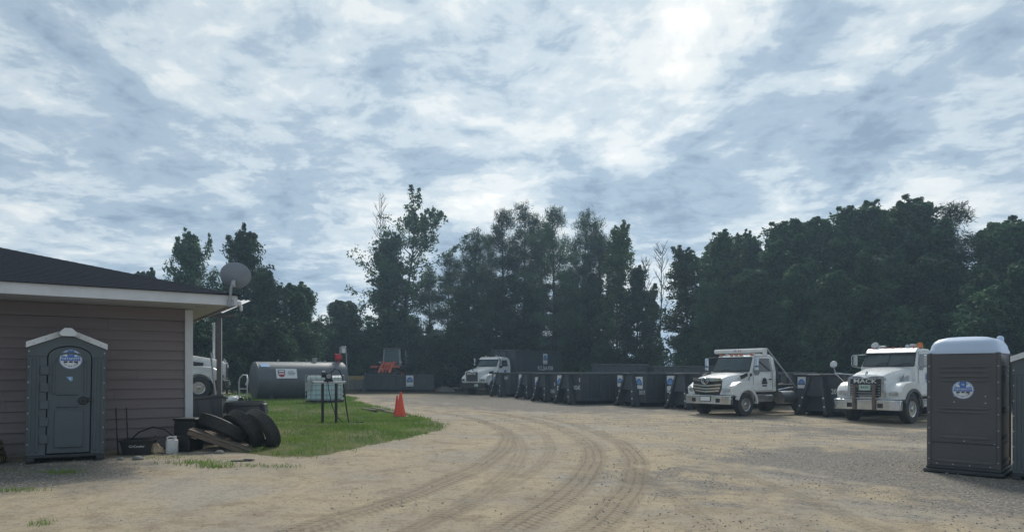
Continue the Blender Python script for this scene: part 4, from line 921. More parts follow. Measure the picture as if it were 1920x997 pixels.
tb = empty('cooler_tub', (-7.0, 12.4, gz(-7.0, 12.4)), R(14)); tag(tb, 'black plastic tub with white script lettering by the wall', 'tub')
MB().loft([[(x * k, y * k * .8, z) for x, y in ((-.22, -.2), (.22, -.2), (.22, .2), (-.22, .2))] for k, z in ((1, 0), (1.18, .25), (1.27, .26), (1.27, .285), (1.1, .285), (.95, .03))]).build('tub_body', BLACK, tb)
text('script_lettering', 'CrCooler', .06, DECAL_W, tb, (.02, -.192, .17), (1, 0, 0), (0, -.1, 1), sx=1.1)
MB().tube([(.24, .05, .27), (.3, .02, .36), (.3, -.02, .36), (.24, -.05, .27)], .008, 6).build('tub_handle', DKMETAL, tb)
hs = [(-7.35, 12.7, .33), (-7.2, 12.75, .5), (-6.95, 12.8, .6), (-6.75, 12.85, .55), (-6.58, 12.85, .42), (-6.6, 12.7, .22), (-6.8, 12.6, .16), (-6.95, 12.5, .15), (-7.0, 12.55, .28), (-6.98, 12.6, .38), (-6.92, 12.58, .3), (-6.86, 12.5, .17), (-6.7, 12.4, .15)]
tag(MB().tube(hs, .013, 6).build('black_hose', BLACK), 'black rubber hose looping along the wall above the tub', 'hose')
for k, (x, y, lab) in enumerate(((-7.48, 12.3, 'thin dark pole leaning beside the toilet, nearer of two'), (-7.40, 12.5, 'thin dark pole leaning beside the toilet, closer to the wall'))):
    tag(MB().tube([(x + .16, y, gz(x, y) - .02), (x + .06, y + .12, .5), (x - .03, y + .24, .98)], .012, 6).build('garden_pole', DKMETAL), lab, 'pole')
rc = MB()
for k in range(4):
    a = [(.42 * math.cos(q) * (1 - .05 * k), .40 * math.sin(q) * (1 - .04 * k), .06 + .095 * k + .02 * math.sin(3 * q + k)) for q in np.linspace(0, 2 * math.pi, 49)[:-1]]; rc.tube(a, .055, 8, closed=True)
hose = empty('corrugated_hose', (-9.02, 11.05, gz(-9, 11.1))); tag(hose, 'coiled black and yellow corrugated hose at the left picture edge', 'hose'); rc.build('hose_wall', BLACK, hose)
yr = MB()
for k in range(4):
    for q in np.linspace(0, 2 * math.pi, 53)[:-1]:
        p = Vector((.42 * math.cos(q) * (1 - .05 * k), .40 * math.sin(q) * (1 - .04 * k), .06 + .095 * k + .02 * math.sin(3 * q + k))); t = Vector((-math.sin(q), math.cos(q), 0)) * .008; yr.cyl(p - t, p + t, .058, n=8, cap=False)
yr.build('yellow_ridges', HOSE_Y, hose)['kind'] = 'stuff'
tag(MB().tube([(-8.72, 10.75, gz(-8.7, 10.7) + .06), (-8.55, 10.68, .22), (-8.42, 10.6, .2), (-8.38, 10.52, .1)], .026, 8).build('pink_pipe', PINK), 'short faded pink pipe end beside the coiled hose', 'pipe')
for i, (x, y, s, lab) in enumerate(((-6.62, 11.7, .09, 'pale rubble lump at the toilet corner'), (-5.55, 12.55, .1, 'grey stone under the pallet edge'), (-6.9, 11.65, .06, 'small stone next to the pale rubble lump'))):
    rs = np.random.RandomState(i); tag(MB().loft([[(math.cos(a) * s * k * (1 + rs.normal(0, .12)), math.sin(a) * s * .8 * k * (1 + rs.normal(0, .12)), z * s) for a in np.linspace(0, 6.28, 9)[:-1]] for k, z in ((.8, -.1), (1, .25), (.75, .6), (.3, .75))]).build('stone', CONCRETE, None, (x, y, gz(x, y)), angle=20), lab, 'stone')
tag(MB().box((0, 0, 0), (.34, .09, .02), .006, rz=.3).box((.12, .05, .012), (.2, .05, .02), .005, rz=-.2).build('scrap_strip', BLACK, None, (-4.75, 11.6, gz(-4.75, 11.6) + .012)), 'flat black scrap lying on the sand below the pallet', 'scrap')

# ---------------------------------------------------------------- carport post and roof corner behind the house
cp = empty('carport', (-14.6, 33, gz(-14.6, 33))); tag(cp, 'carport with dark wooden post and corrugated tin roof behind house', 'carport')
MB().box((0, 0, 2.05), (.21, .21, 4.2), .01).build('post', POSTW, cp); MB().box((.13, -.05, 2.05), (.04, .04, 4.1), .01).build('downpipe', WHITE_TRIM, cp)
MB().box((-1.4, 2.5, 2.0), (.1, .1, 4.1), .01).build('post', WHITE_TRIM, cp)
tin = MB(); nx = 31
for k in range(nx):
    x0 = -3.4 + k * .125; z = [.0, .045][k % 2]; zz = [.0, .045][(k + 1) % 2]; sl = lambda y: 4.32 + .28 * (y + .45)
    tin.add([(x0, -.45, sl(-.45) + z), (x0 + .125, -.45, sl(-.45) + zz), (x0 + .125, 3.0, sl(3) + zz), (x0, 3.0, sl(3) + z), (x0, -.45, sl(-.45) + z - .02), (x0 + .125, -.45, sl(-.45) + zz - .02), (x0 + .125, 3.0, sl(3) + zz - .02), (x0, 3.0, sl(3) + z - .02)], [(0, 1, 2, 3), (7, 6, 5, 4), (0, 4, 5, 1), (2, 6, 7, 3)])
tin.build('tin_roof', TIN, cp); MB().box((-1.3, 0, 4.22), (4.2, .1, .16), .01).build('beam', POSTW, cp)

# ---------------------------------------------------------------- fuel tank, tote, pump stand
ta = R(35); tk = empty('fuel_tank', (-13.3, 34.0, gz(-12, 34.6) + .0), ta); tag(tk, 'long grey horizontal fuel tank on the grass', 'fuel tank')
def build_tank():
    L, r, zc = 4.75, .98, 1.0; Mx = Matrix.Translation((0, 0, zc)) @ Matrix.Rotation(math.pi / 2, 4, 'Y')
    MB().lathe([(0, -.06), (r * .5, -.045), (r * .9, -.01), (r, .05), (r, L - .05), (r * .9, L + .01), (r * .5, L + .045), (0, L + .06)], 48, M=Mx).build('shell', TANKP, tk, angle=25)
    for x in (.06, L * .5, L - .06): MB().lathe([(r + .003, x - .015), (r + .008, x), (r + .003, x + .015)], 48, M=Mx).build('weld_seam', TANKP, tk)
    for x in (.7, L - .7): MB().prism([(-.75, 0), (.75, 0), (.62, .45), (0, .3), (-.62, .45)], x - .09, x + .09, 'x').build('saddle', DKMETAL, tk)
    top = zc + r
    for x, rr, h in ((1.25, .05, .09), (2.2, .07, .05), (2.75, .04, .1), (3.2, .14, .2), (3.75, .06, .07)): MB().cyl((x, 0, top - .02), (x, 0, top + h), rr, n=16).cyl((x, 0, top + h), (x, 0, top + h + .025), rr * 1.15, n=16).build('pipe_fitting', GALV, tk)
    pm = MB().box((4.5, -.05, top + .28), (.34, .26, .3), .04).cyl((4.5, -.05, top - .02), (4.5, -.05, top + .2), .05, n=10).box((4.38, -.05, top + .42), (.2, .2, .1), .03).build('pump', RED, tk)
    MB().cyl((4.78, -.05, top + .52), (4.78, -.05, top + .8), .11, n=16).build('filter', PJ_WHITE, pm); MB().tube([(4.58, -.05, top + .45), (4.6, -.05, top + .82), (4.72, -.05, top + .86), (4.92, -.05, top + .86), (4.93, -.05, top + .7), (4.94, -.1, top + .2), (4.97, -.2, .6)], .03, 8).build('pump_pipe', GALV, pm)
    # sign plate facing the yard
    s = put('sign_plate', MB().box((0, 0, 0), (1.05, .52, .012), .004).mesh('sign_plate', DECAL_W), tk, M=basis((1.42, -.935, zc + .36), (1, 0, 0), (0, .34, .94)))
    flat('shield', [[(-.18, .2, 0), (.18, .2, 0), (.18, -.06, 0), (.1, -.16, 0), (0, -.2, 0), (-.1, -.16, 0), (-.18, -.06, 0)]], DECAL_K, s, Matrix.Translation((-.26, 0, .008)))
    flat('shield_face', [[(-.16, .06, 0), (.16, .06, 0), (.155, -.05, 0), (.09, -.14, 0), (0, -.17, 0), (-.09, -.14, 0), (-.155, -.05, 0)]], DECAL_R, s, Matrix.Translation((-.26, 0, .010)))
    flat('shield_bar', [rect(-.15, -.04, .15, .02, 0), rect(-.14, .09, .14, .17, 0)], DECAL_W, s, Matrix.Translation((-.26, 0, .012)))
    flat('print_line', [rect(.06, .09, .34, .12, 0), rect(.02, .01, .42, .04, 0), rect(.06, -.07, .38, -.04, 0)], DECAL_K, s, Matrix.Translation((.02, 0, .008)))
    flat('pale_sticker', [rect(-.22, -.13, .22, .13, 0)], DECAL_LB, tk, basis((.42, -.6, zc + .79), (1, 0, 0), (0, .78, .62)))
build_tank()
def build_tote():
    o = empty('water_tote', (-8.85, 31.3, gz(-9.35, 31.3)), R(-16)); tag(o, 'pale aqua plastic tote in a wire cage before the fuel tank', 'tote')
    w, d, h = 1.4, 1.1, 1.35
    MB().box((0, 0, .56), (w - .06, d - .06, .8), .07).build('bottle', POLY, o); MB().box((0, 0, 1.12), (w - .06, d - .06, .33), .07).build('bottle_top', POLY_TOP, o)
    MB().cyl((0, 0, 1.27), (0, 0, 1.34), .12, n=18).build('cap', BLACK, o)
    for s in (-1, 0, 1): MB().box((s * (w / 2 - .08), 0, .07), (.12, d, .14), .01).build('pallet_runner', DKMETAL, o)
    MB().box((0, 0, .15), (w, d, .025), .005).build('pallet_deck', GALV, o)
    for k in range(6):
        z = .2 + k * .22; MB().tube([(-w / 2, -d / 2, z), (w / 2, -d / 2, z), (w / 2, d / 2, z), (-w / 2, d / 2, z)], .013, 6, closed=True).build('cage_ring', GALV, o)
    for y in (-d / 2, d / 2):
        for k in range(6): x = -w / 2 + w * k / 5; MB().cyl((x, y, .15), (x, y, h - .04), .013, n=6).build('cage_bar', GALV, o)
    for x in (-w / 2, w / 2):
        for k in range(1, 4): y = -d / 2 + d * k / 4; MB().cyl((x, y, .15), (x, y, h - .04), .013, n=6).build('cage_bar', GALV, o)
    MB().box((-w / 2 + .18, -d / 2 - .02, .78), (.34, .012, .42)).build('cage_plate', GALV, o)
build_tote()
def build_stand():
    g = gz(-5.7, 20); o = empty('pump_stand', (-5.55, 20.1, g), R(8)); tag(o, 'two-post black pipe stand with white crossbar and small pump', 'pump stand')
    for x in (-.2, .2): MB().cyl((x, 0, -.05), (x, 0, 1.24), .042, n=14).build('post', BLACK, o)
    MB().cyl((-.48, 0, 1.27), (.48, 0, 1.27), .04, n=14).build('crossbar', WHITE_TRIM, o)
    for x in (-.48, .48): MB().cyl((x - .015, 0, 1.27), (x + .015, 0, 1.27), .046, n=14).build('end_cap', GALV, o)
    pm = MB().box((-.02, 0, 1.45), (.2, .2, .24), .04).cyl((-.1, -.02, 1.5), (-.22, -.02, 1.5), .08, n=16).box((-.02, 0, 1.33), (.28, .16, .05), .01).build('pump', BLACK, o)
    MB().cyl((.0, -.1, 1.46), (.0, -.13, 1.46), .075, n=18).build('dial', GALV, pm); MB().box((-.17, -.03, 1.6), (.08, .08, .05), .015).build('inlet', PJ_WHITE, pm)
    MB().tube([(.05, 0, 1.56), (.15, .0, 1.68), (.28, .01, 1.66), (.38, .02, 1.45), (.43, .03, 1.1), (.47, .05, .7), (.52, .1, .3), (.56, .2, .03), (.75, .3, .03), (1.0, .28, .03)], .02, 8).build('hose', BLACK, pm)
    MB().tube([(-.05, -.05, 1.35), (.0, -.08, 1.0), (.08, -.08, .6), (.2, -.02, .25), (.4, .1, .03), (.7, .15, .03)], .013, 6).build('power_cord', BLACK, pm)
build_stand()
ht = empty('hand_truck', (-12.6, 31.0, gz(-12.6, 31.0)), R(-25)); tag(ht, 'aluminium hand truck with curved loop handles left of the tank', 'hand truck')
for s in (-1, 1): MB().tube([(s * .26, 0, .1), (s * .26, 0, .95), (s * .24, .03, 1.15), (s * .12, .1, 1.3), (s * .02, .22, 1.28), (s * .0, .3, 1.1), (s * .06, .2, .82)], .032, 8).build('handle_tube', ALU, ht)
for z in (.35, .65): MB().cyl((-.26, 0, z), (.26, 0, z), .02, n=8).build('crossbar', ALU, ht)
MB().box((0, -.12, .03), (.5, .25, .025), .005).build('toe_plate', ALU, ht)
for s in (-1, 1): MB().cyl((s * .2, .08, .13), (s * .28, .08, .13), .13, n=18).build('wheel', RUBBER, ht)
rs = np.random.RandomState(9); wb = MB().loft([[(math.cos(a) * .45 * k * (1 + rs.normal(0, .2)), math.sin(a) * .3 * k * (1 + rs.normal(0, .2)), z + rs.normal(0, .02)) for a in np.linspace(0, 6.28, 17)[:-1]] for k, z in ((1, 0), (1.05, .1), (.8, .2), (.4, .3))]).build('crumpled_sheet', JUG, None, (-13.2, 31.4, gz(-13.2, 31.4)), angle=12); tag(wb, 'crumpled dirty white sheet lying beside the carport post', 'sheet')
for k, (x, y, L, rz, z, lab) in enumerate(((-5.5, 27.2, 1.9, R(-62), .05, 'weathered timber edging beam along the grass edge, farther one'), (-4.75, 25.7, 1.4, R(-62), .04, 'pale timber edging beam along the grass edge, behind the cones'), (-5.75, 26.6, 1.7, R(-60), .06, 'dark timber beam lying beside the pale grass edging'))):
    tag(MB().box((0, 0, 0), (L, .16, .1), .012).build('edging_timber', WOOD if k < 2 else POSTW, None, M=Matrix.Translation((x, y, gz(x, y) + z)) @ Matrix.Rotation(rz, 4, 'Z')), lab, 'timber')

# ---------------------------------------------------------------- traffic cones
def cone(x, y, h, r, m, label, base=True):
    o = empty('traffic_cone', (x, y, gz(x, y) + .01)); tag(o, label, 'traffic cone', 'orange traffic cones')
    MB().lathe([(r, .03), (r * .98, .06), (r * .62, h * .42), (r * .2, h * .96), (r * .17, h), (0, h)], 24).build('cone_body', m, o)
    if base: MB().box((0, 0, .015), (r * 2.7, r * 2.7, .035), .012, rz=.4).build('base_plate', BLACK if base == 1 else m, o)
cone(-3.97, 23.6, .9, .19, CONE, 'tall bright orange traffic cone on the grass edge'); cone(-4.17, 24.0, .76, .13, CONE_D, 'narrow faded orange traffic cone beside the taller one')
cone(-6.75, 57.5, .72, .17, CONE_D, 'distant orange traffic cone at the end of the low container', 2)

# ---------------------------------------------------------------- barrier, rubble and frame by the loader
br = empty('concrete_barrier', (-14.1, 59.5, gz(-14, 59.5))); tag(br, 'low concrete block barrier topped with a yellow beam beside the loader', 'barrier')
for k in range(4): MB().box((-1.5 + 1.0 * k, 0, .42), (.98, .6, .84), .03).build('concrete_block', CONCRETE, br)
MB().box((0, -.02, 1.04), (4.1, .5, .36), .02).build('top_beam', YELLOWW, br)
rs = np.random.RandomState(2)
pile = MB().loft([[(math.cos(a) * 1.1 * k * (1 + rs.normal(0, .1)), math.sin(a) * .8 * k * (1 + rs.normal(0, .1)), z) for a in np.linspace(0, 6.28, 21)[:-1]] for k, z in ((1, -.05), (.8, .12), (.55, .3), (.25, .42), (.05, .45))]).build('rubble_pile', CONCRETE, None, (-6.0, 58.2, gz(-6, 58.2)), angle=15); tag(pile, 'small heap of pale rubble right of the low container', 'rubble heap')
yf = empty('sawhorse', (-6.75, 60.5, gz(-6.7, 60.5)), .1); tag(yf, 'yellow timber sawhorse standing by the trees', 'sawhorse')
MB().box((0, 0, 1.12), (1.0, .16, .14), .01).build('top_beam', YELLOWW, yf)
for sx in (-1, 1):
    for sy in (-1, 1): MB().tube([(sx * .34, sy * .05, 1.06), (sx * .4, sy * .32, 0)], .05, 4).build('leg', YELLOWW, yf)

# ---------------------------------------------------------------- roll-off containers; local nose faces +x, base centre of nose at origin
_dc = {}
def dm(key, fn, m, angle=32):
    if key not in _dc: _dc[key] = fn().mesh(key[0], m, angle)
    return _dc[key]
def logo_decal(parent, origin, right, up, w, h, phone=True):
    d = put('advert_decal', MB().box((0, 0, 0), (w, h, .006)).mesh('advert_decal', DECAL_W), parent, M=basis(origin, right, up)); I = Matrix.Identity(4); z = .0055; y0 = h * .08 if phone else 0
    r = w * .36; flat('blue_dome', [[(r * math.cos(a), y0 + r * math.sin(a) * 1.05, z) for a in np.linspace(0, math.pi, 18)]], DECAL_B, d, I)
    flat('white_window', [[(r * .5 * math.cos(a), y0 + r * .1 + r * .5 * math.sin(a), z + .002) for a in np.linspace(0, math.pi, 12)]], DECAL_LB, d, I)
    flat('blue_banner', [[(-w * .44, y0 - h * .1, z + .003), (w * .44, y0 - h * .1, z + .003), (w * .42, y0 + h * .08, z + .003), (-w * .42, y0 + h * .08, z + .003)]], DECAL_B, d, I)
    flat('banner_bar', [rect(-w * .34, y0 - h * .045, w * .34, y0 + h * .035, z + .005)], DECAL_LB, d, I)
    flat('vehicle_marks', [rect(-w * .42, y0 - h * .2, -w * .14, y0 - h * .11, z), rect(w * .1, y0 - h * .2, w * .42, y0 - h * .11, z), rect(-w * .12, y0 - h * .19, w * .08, y0 - h * .12, z)], DECAL_K, d, I)
    if phone: text('phone_lettering', '912-264-9788', h * .13, DECAL_K, d, (0, -h * .41, z), (1, 0, 0), (0, 1, 0), sx=min(1.0, w / h * 1.08))
    return d
def dumpster(loc, rz, label, L=6.4, h=1.68, W=2.4, number=None, decals=(), nose_no=None, tarp=False, nose=True, group='roll-off containers lined up in the yard'):
    o = empty('roll_off_container', loc, rz); tag(o, label, 'dumpster', group); k = (round(L, 2), round(h, 2))
    def P(nm, fn, m=DUMP, at=None, M=None, ang=32): return put(nm, dm((nm,) + k if at is None or nm in ('side_wall', 'rib', 'top_rail') else (nm, 0) + k, fn, m, ang), o, at, M)
    zb = .2
    for s in (-1, 1): P('ground_rail', lambda: MB().box((-L / 2, 0, .1), (L - .1, .14, .2), .01), DKMETAL, (0, s * .5, 0))
    P('floor', lambda: MB().box((-L / 2, 0, .24), (L - .02, W - .16, .07), .01), DUMP_IN)
    for s in (-1, 1): P('side_wall', lambda: MB().box((-L / 2, 0, (zb + h) / 2), (L, .05, h - zb), .008), DUMP, (0, s * (W / 2 - .11), 0))
    P('nose_wall', lambda: MB().box((-.03, 0, (zb + h) / 2), (.06, W - .14, h - zb), .008))
    P('tailgate', lambda: MB().box((-L + .04, 0, (zb + h) / 2), (.08, W - .17, h - zb - .03), .008))
    for s in (-1, 1):
        P('top_rail', lambda: MB().box((-L / 2, 0, h - .05), (L + .02, .14, .12), .02), DUMP, (0, s * (W / 2 - .09), 0))
        P('bottom_rail', lambda: MB().box((-L / 2, 0, zb + .06), (L, .1, .14), .015), DUMP, (0, s * (W / 2 - .085), 0))
        nr = int(L / .62)
        for q in range(nr + 1):
            x = -.05 - q * (L - .1) / nr
            P('rib', lambda: MB().box((0, 0, (zb + h) / 2), (.1, .09, h - zb - .22), .02), DUMP, (x, s * (W / 2 - .055), 0))
    P('nose_rail', lambda: MB().box((.0, 0, h - .05), (.14, W - .06, .121), .02)); P('tail_rail', lambda: MB().box((-L + .02, 0, h - .05), (.14, W - .06, .121), .02))
    if nose:
        for s in (-1, 1):
            P('corner_post', lambda: MB().box((.0, 0, (zb + h) / 2), (.1, .1, h - zb - .1), .015), DUMP, (0, s * (W / 2 - .05), 0))
            # the A-frame leg leans in towards the lifting hook
            put('frame_leg', dm(('frame_leg', s) + k, lambda: MB().loft([[(.02, s * .62, .04), (.5, s * .62, .04), (.5, s * .74, .04), (.02, s * .74, .04)], [(.02, s * .2, h - .06), (.22, s * .2, h - .06), (.22, s * .32, h - .06), (.02, s * .32, h - .06)]]), DUMP), o)
            P('roller', lambda: MB().cyl((.42, -.1, .11), (.42, .1, .11), .11, n=18), DKMETAL, (0, s * .68, 0))
        P('frame_plate', lambda: MB().loft([[(.02, -.4, .85), (.24, -.4, .85), (.24, .4, .85), (.02, .4, .85)], [(.02, -.22, h - .1), (.16, -.22, h - .1), (.16, .22, h - .1), (.02, .22, h - .1)]]), DUMP)
        P('hook_bar', lambda: MB().tube([(.1, -.3, h - .16), (.34, -.26, h - .06), (.36, 0, h - .05), (.34, .26, h - .06), (.1, .3, h - .16)], .03, 8), DKMETAL)
        for s in (-1, 1):
            for z in (.42, .78): put('reflector', dm(('reflector',), lambda: MB().cyl((0, 0, 0), (.012, 0, 0), .038, n=12), REFL), o, (.5 - .28 * (z - .04) / (h - .1) + .006, s * (.68 - .42 * (z - .04) / (h - .1)), z))
    F_ = lambda y, z: (.045, y, z)
    for d in decals:
        where, u, z, w, hh, ph = d
        if where == 'nose': logo_decal(o, (.012, u, z), (0, 1, 0), (0, 0, 1), w, hh, ph)
        else:
            s = 1 if where == 'left' else -1
            put('decal_board', MB().box((0, 0, 0), (w + .04, .02, hh + .04)).mesh('decal_board', DUMP), o, M=Matrix.Translation((u, s * (W / 2 + .0), z)))
            logo_decal(o, (u, s * (W / 2 + .016), z), (-s, 0, 0), (0, 0, 1), w, hh, ph)
    if nose_no:
        t, y, z, sz = nose_no; text('number_lettering', t, sz, DECAL_W, o, (.006, y, z), (0, 1, 0), (0, 0, 1), sx=.85)
        put('warning_label', MB().box((0, 0, 0), (.11, .006, .2)).mesh('warning_label', DECAL_W), o, M=Matrix.Translation((.004, y + .28, z + .42)) @ Matrix.Rotation(math.pi / 2, 4, 'Z'))
    return o
DY = R(210)
def dn(x, y): return (x, y, gz(x, y))
dumpster(dn(-.75, 45.6), DY, 'dark grey container with number 3007 at the far end of the row', h=1.66, decals=(('nose', -.86, 1.2, .5, .78, False),), nose_no=('3007', .72, 1.28, .3))
dumpster(dn(1.0, 42.2), DY, 'dark grey container second in the row with one blue and white decal', h=1.68, decals=(('nose', -.84, 1.15, .5, .8, False),))
dumpster(dn(1.95, 38.9), DY, 'dark grey container numbered 10261, third in the row', h=1.68, decals=(('nose', -.83, 1.0, .58, .85, False),), nose_no=('10261', .76, .62, .3))
dumpster(dn(3.1, 36.2), DY, 'dark grey container numbered 30243 showing its long ribbed side', h=1.7, decals=(('nose', -.84, 1.1, .6, .95, True),), nose_no=('30243', .76, .9, .32))
dumpster(dn(6.2, 34.4), DY, 'dark grey container numbered 3019, left of the tarp truck', h=1.74, decals=(('nose', .62, 1.22, .56, .62, False), ('nose', -.9, 1.3, .4, .6, False)), nose_no=('3019', .86, .72, .3))
dumpster(dn(8.35, 32.3), DY, 'dark grey container half hidden behind the tarp truck hood', h=1.76, decals=(('nose', -.85, 1.2, .62, .84, True),), nose_no=('3021', .8, .95, .32))
dumpster(dn(13.15, 28.4), DY, 'dark grey container numbered 2013 between the two nearer trucks', h=1.8, decals=(('nose', -.8, 1.42, .4, .5, False),), nose_no=('2013', .86, 1.05, .3))
dumpster(dn(11.1, 35.2), DY, 'dark grey container behind the tarp truck bed', h=1.8, nose=True)
dumpster(dn(-12.55, 57.6), R(181), 'low dark container standing broadside below the orange loader', L=5.9, h=1.44, decals=(('left', -3.8, .92, .62, .92, True),), nose_no=('1204', .86, 1.1, .22), group='roll-off containers lined up in the yard')
dumpster(dn(5.7, 46.2), R(180), 'tall container in the back row seen above 30243', L=3.6, h=2.24, nose=False)
dumpster(dn(9.4, 45.0), R(180), 'tall container in the back row left of the tarp truck', L=4.6, h=2.14, nose=False)

# ---------------------------------------------------------------- lorries; local +x is forward, front bumper at x = 0, ground at z = 0
def bevel(o, w, seg=2):
    md = o.modifiers.new('rounding', 'BEVEL'); md.width = w; md.segments = seg; md.limit_method = 'ANGLE'; md.angle_limit = R(38); md.harden_normals = False; return o
def wheel_meshes(r, w, m_rim):
    Q = Matrix.Rotation(-math.pi / 2, 4, 'X')     # lathe axis z -> +y (outboard)
    h = w / 2
    t = MB().lathe([(r * .56, -h * .8), (r * .62, -h * .98), (r * .88, -h), (r * .97, -h * .88), (r, -h * .72), (r, -h * .38), (r * .972, -h * .36), (r * .972, -h * .26), (r, -h * .24), (r, h * .24), (r * .972, h * .26), (r * .972, h * .36), (r, h * .38), (r, h * .72), (r * .97, h * .88), (r * .88, h), (r * .62, h * .98), (r * .56, h * .8), (r * .56, -h * .8)], 40, M=Q).mesh('tyre', RUBBER)
    ri = MB().lathe([(r * .57, h * .82), (r * .55, h * .9), (r * .5, h * .8), (r * .46, h * .3), (r * .36, h * .36), (r * .3, h * .55), (r * .17, h * .6), (r * .16, h * .95), (r * .12, h * 1.05), (0, h * 1.06)], 32, M=Q)
    for k in range(10):
        a = 2 * math.pi * k / 10; ri.cyl((r * .24 * math.cos(a), h * .55, r * .24 * math.sin(a)), (r * .24 * math.cos(a), h * .78, r * .24 * math.sin(a)), r * .03, n=6)
    ho = MB()
    for k in range(10):
        a = 2 * math.pi * (k + .5) / 10; ho.cyl((r * .41 * math.cos(a), h * .3, r * .41 * math.sin(a)), (r * .41 * math.cos(a), h * .40, r * .41 * math.sin(a)), r * .055, n=10)
    return t, ri.mesh('rim', m_rim), ho.mesh('hand_holes', DKMETAL)
W_FRONT = wheel_meshes(.54, .32, CHROME); W_REAR = wheel_meshes(.53, .58, DKMETAL); W_FRONT_S = wheel_meshes(.49, .29, CHROME); W_REAR_S = wheel_meshes(.49, .54, DKMETAL)
def add_wheel(root, W, x, y, z):
    M = Matrix.Translation((x, y, z)) @ (Matrix.Identity(4) if y > 0 else Matrix.Rotation(math.pi, 4, 'Z'))
    t = put('tyre', W[0], root, M=M); put('rim', W[1], t); put('hand_holes', W[2], t)['kind'] = 'stuff'
def lorry(name, label, loc, rz, S):
    o = empty(name, loc, rz); tag(o, label, 'truck', 'white trucks in the yard')
    hf, hr, wt, rt = S['hood_f'], S['hood_r'], S['ws_top'], S['roof']; c0, cl, ax, wr = S['cab'], S['cab_len'], S['axle'], S['wr']; hw = S['hw']; P = W_PAINT
    ymax = lambda z: 1.06 - .13 * max(0.0, z - hr + .1) / (rt - hr)
    # chassis
    for s in (-1, 1): MB().box((-4.6, s * .42, .86), (8.4, .09, .26), .01).build('frame_rail', DKMETAL, o)
    MB().box((ax, 0, wr), (.16, 1.7, .16), .03).build('front_axle', DKMETAL, o)
    MB().box((-.75, 0, .72), (1.0, 1.2, .5), .05).build('engine_underside', DKMETAL, o)
    for s in (-1, 1):
        add_wheel(o, S['wf'], ax, s * 1.02, wr)
        for x in S['rear']: add_wheel(o, S['wrr'], x, s * .93, wr - .005)
    # bonnet
    def ring(x, w, z, zb): return [(x, -w, zb), (x, -w, z - .34), (x, -w * .96, z - .16), (x, -w * .82, z - .05), (x, -w * .45, z - .01), (x, 0, z), (x, w * .45, z - .01), (x, w * .82, z - .05), (x, w * .96, z - .16), (x, w, z - .34), (x, w, zb)]
    xs = [(-.10, .92, -.09), (-.2, 1.0, -.02), (-.6, 1.03, .0), (-1.1, 1.07, 0), (c0 + .02, 1.12, 0)]; secs = []
    for x, k, dz in xs:
        t = (x + .1) / (c0 + .1); w = hw[0] + (hw[1] - hw[0]) * t; z = hf + (hr - hf) * t ** .8 + dz; secs.append(ring(x, w, z, .9))
    hood = MB().loft(secs).build('bonnet', P, o, angle=28)
    # mudguards with wheel arch
    cxw, r = ax, wr + .13
    for s in (-1, 1):
        top = S['guard']; arc = [(cxw + r * math.cos(a), wr + r * math.sin(a)) for a in np.linspace(R(172), R(30), 16)]
        poly = [(c0 - .0, wr + .1)] + arc + [(-.24, S['bump'][1] + .02), (-.2, S['bump'][1] + .3), (-.3, top - .22), (-.55, top - .06), (cxw + .15, top), (cxw - .3, top), (c0 + .08, top - .08), (c0 - .04, top - .3)]
        cx_, cz_ = cxw + .1, 1.15; rings = []
        for y, k in ((.5, 1), (1.04, 1), (1.14, .985), (1.19, .94)): rings.append([(cx_ + (x - cx_) * k, s * y, cz_ + (z - cz_) * k) for x, z in poly])
        g = MB().loft(rings).build('mudguard', P, o, angle=30)
        fl = MB(); A = np.linspace(R(178), R(18), 18)
        fl.loft([[(cxw + q * math.cos(a), s * y, wr + q * math.sin(a)) for q, y in ((r - .02, 1.08), (r + .09, 1.12), (r + .08, 1.235), (r - .02, 1.235))] for a in A])
        fl.build('arch_flare', S['flare'], g)
        hl = S['lamp']; lm = MB().loft([[(x, s * y, z) for x, y, z in hl[0]], [(x + .03, s * y, z) for x, y, z in hl[1]]]).build('headlight', LENS, o)
        for k, yy in enumerate(hl[2]): MB().cyl((-.17 + .0 - .05 * k, s * yy, hl[3]), (-.12 - .07 * k, s * yy, hl[3]), .075, n=16).build('lamp_bowl', CHROME, lm)
        MB().box((-.36, s * 1.13, hl[3]), (.12, .09, .12), .03).build('turn_lamp', AMBER, lm)
    # cab
    prof = [(c0 - .04, .98), (c0 + .04, hr - .02), (c0 - .3, wt + .03), (c0 - .42, rt - .02), (c0 - .8, rt + .03), (c0 - cl + .25, rt + .01), (c0 - cl + .03, rt - .12), (c0 - cl, hr), (c0 - cl, .98)]
    n = len(prof); V = [(x, s * ymax(z), z) for s in (-1, 1) for x, z in prof]
    cab = bevel(MB().add(V, [tuple(range(n))[::-1], tuple(range(n, 2 * n))] + [(i, (i + 1) % n, n + (i + 1) % n, n + i) for i in range(n)]).build('cab', P, o, angle=28), .055, 3)
    wx = lambda t: (c0 + .045 - .335 * t, hr + .02 + (wt - hr - .03) * t)
    x0, z0 = wx(.03); x1, z1 = wx(.97); off = .022
    gl = []
    for t, w in ((.03, .93), (.97, .87)):
        x, z = wx(t); gl.append([(x + off + .03 * (1 - abs(q) ** 2), q * w, z) for q in np.linspace(-1, 1, 9)])
    V = gl[0] + gl[1] + [(x - .05, y, z) for x, y, z in gl[0] + gl[1]]
    ws = MB().add(V, [(i, i + 1, 9 + i + 1, 9 + i) for i in range(8)] + [tuple(range(18, 27)), (0, 9, 27, 18), (8, 26, 35, 17)] + [(9 + i, 10 + i, 28 + i, 27 + i) for i in range(8)]).build('windshield', WINDSHIELD, o)
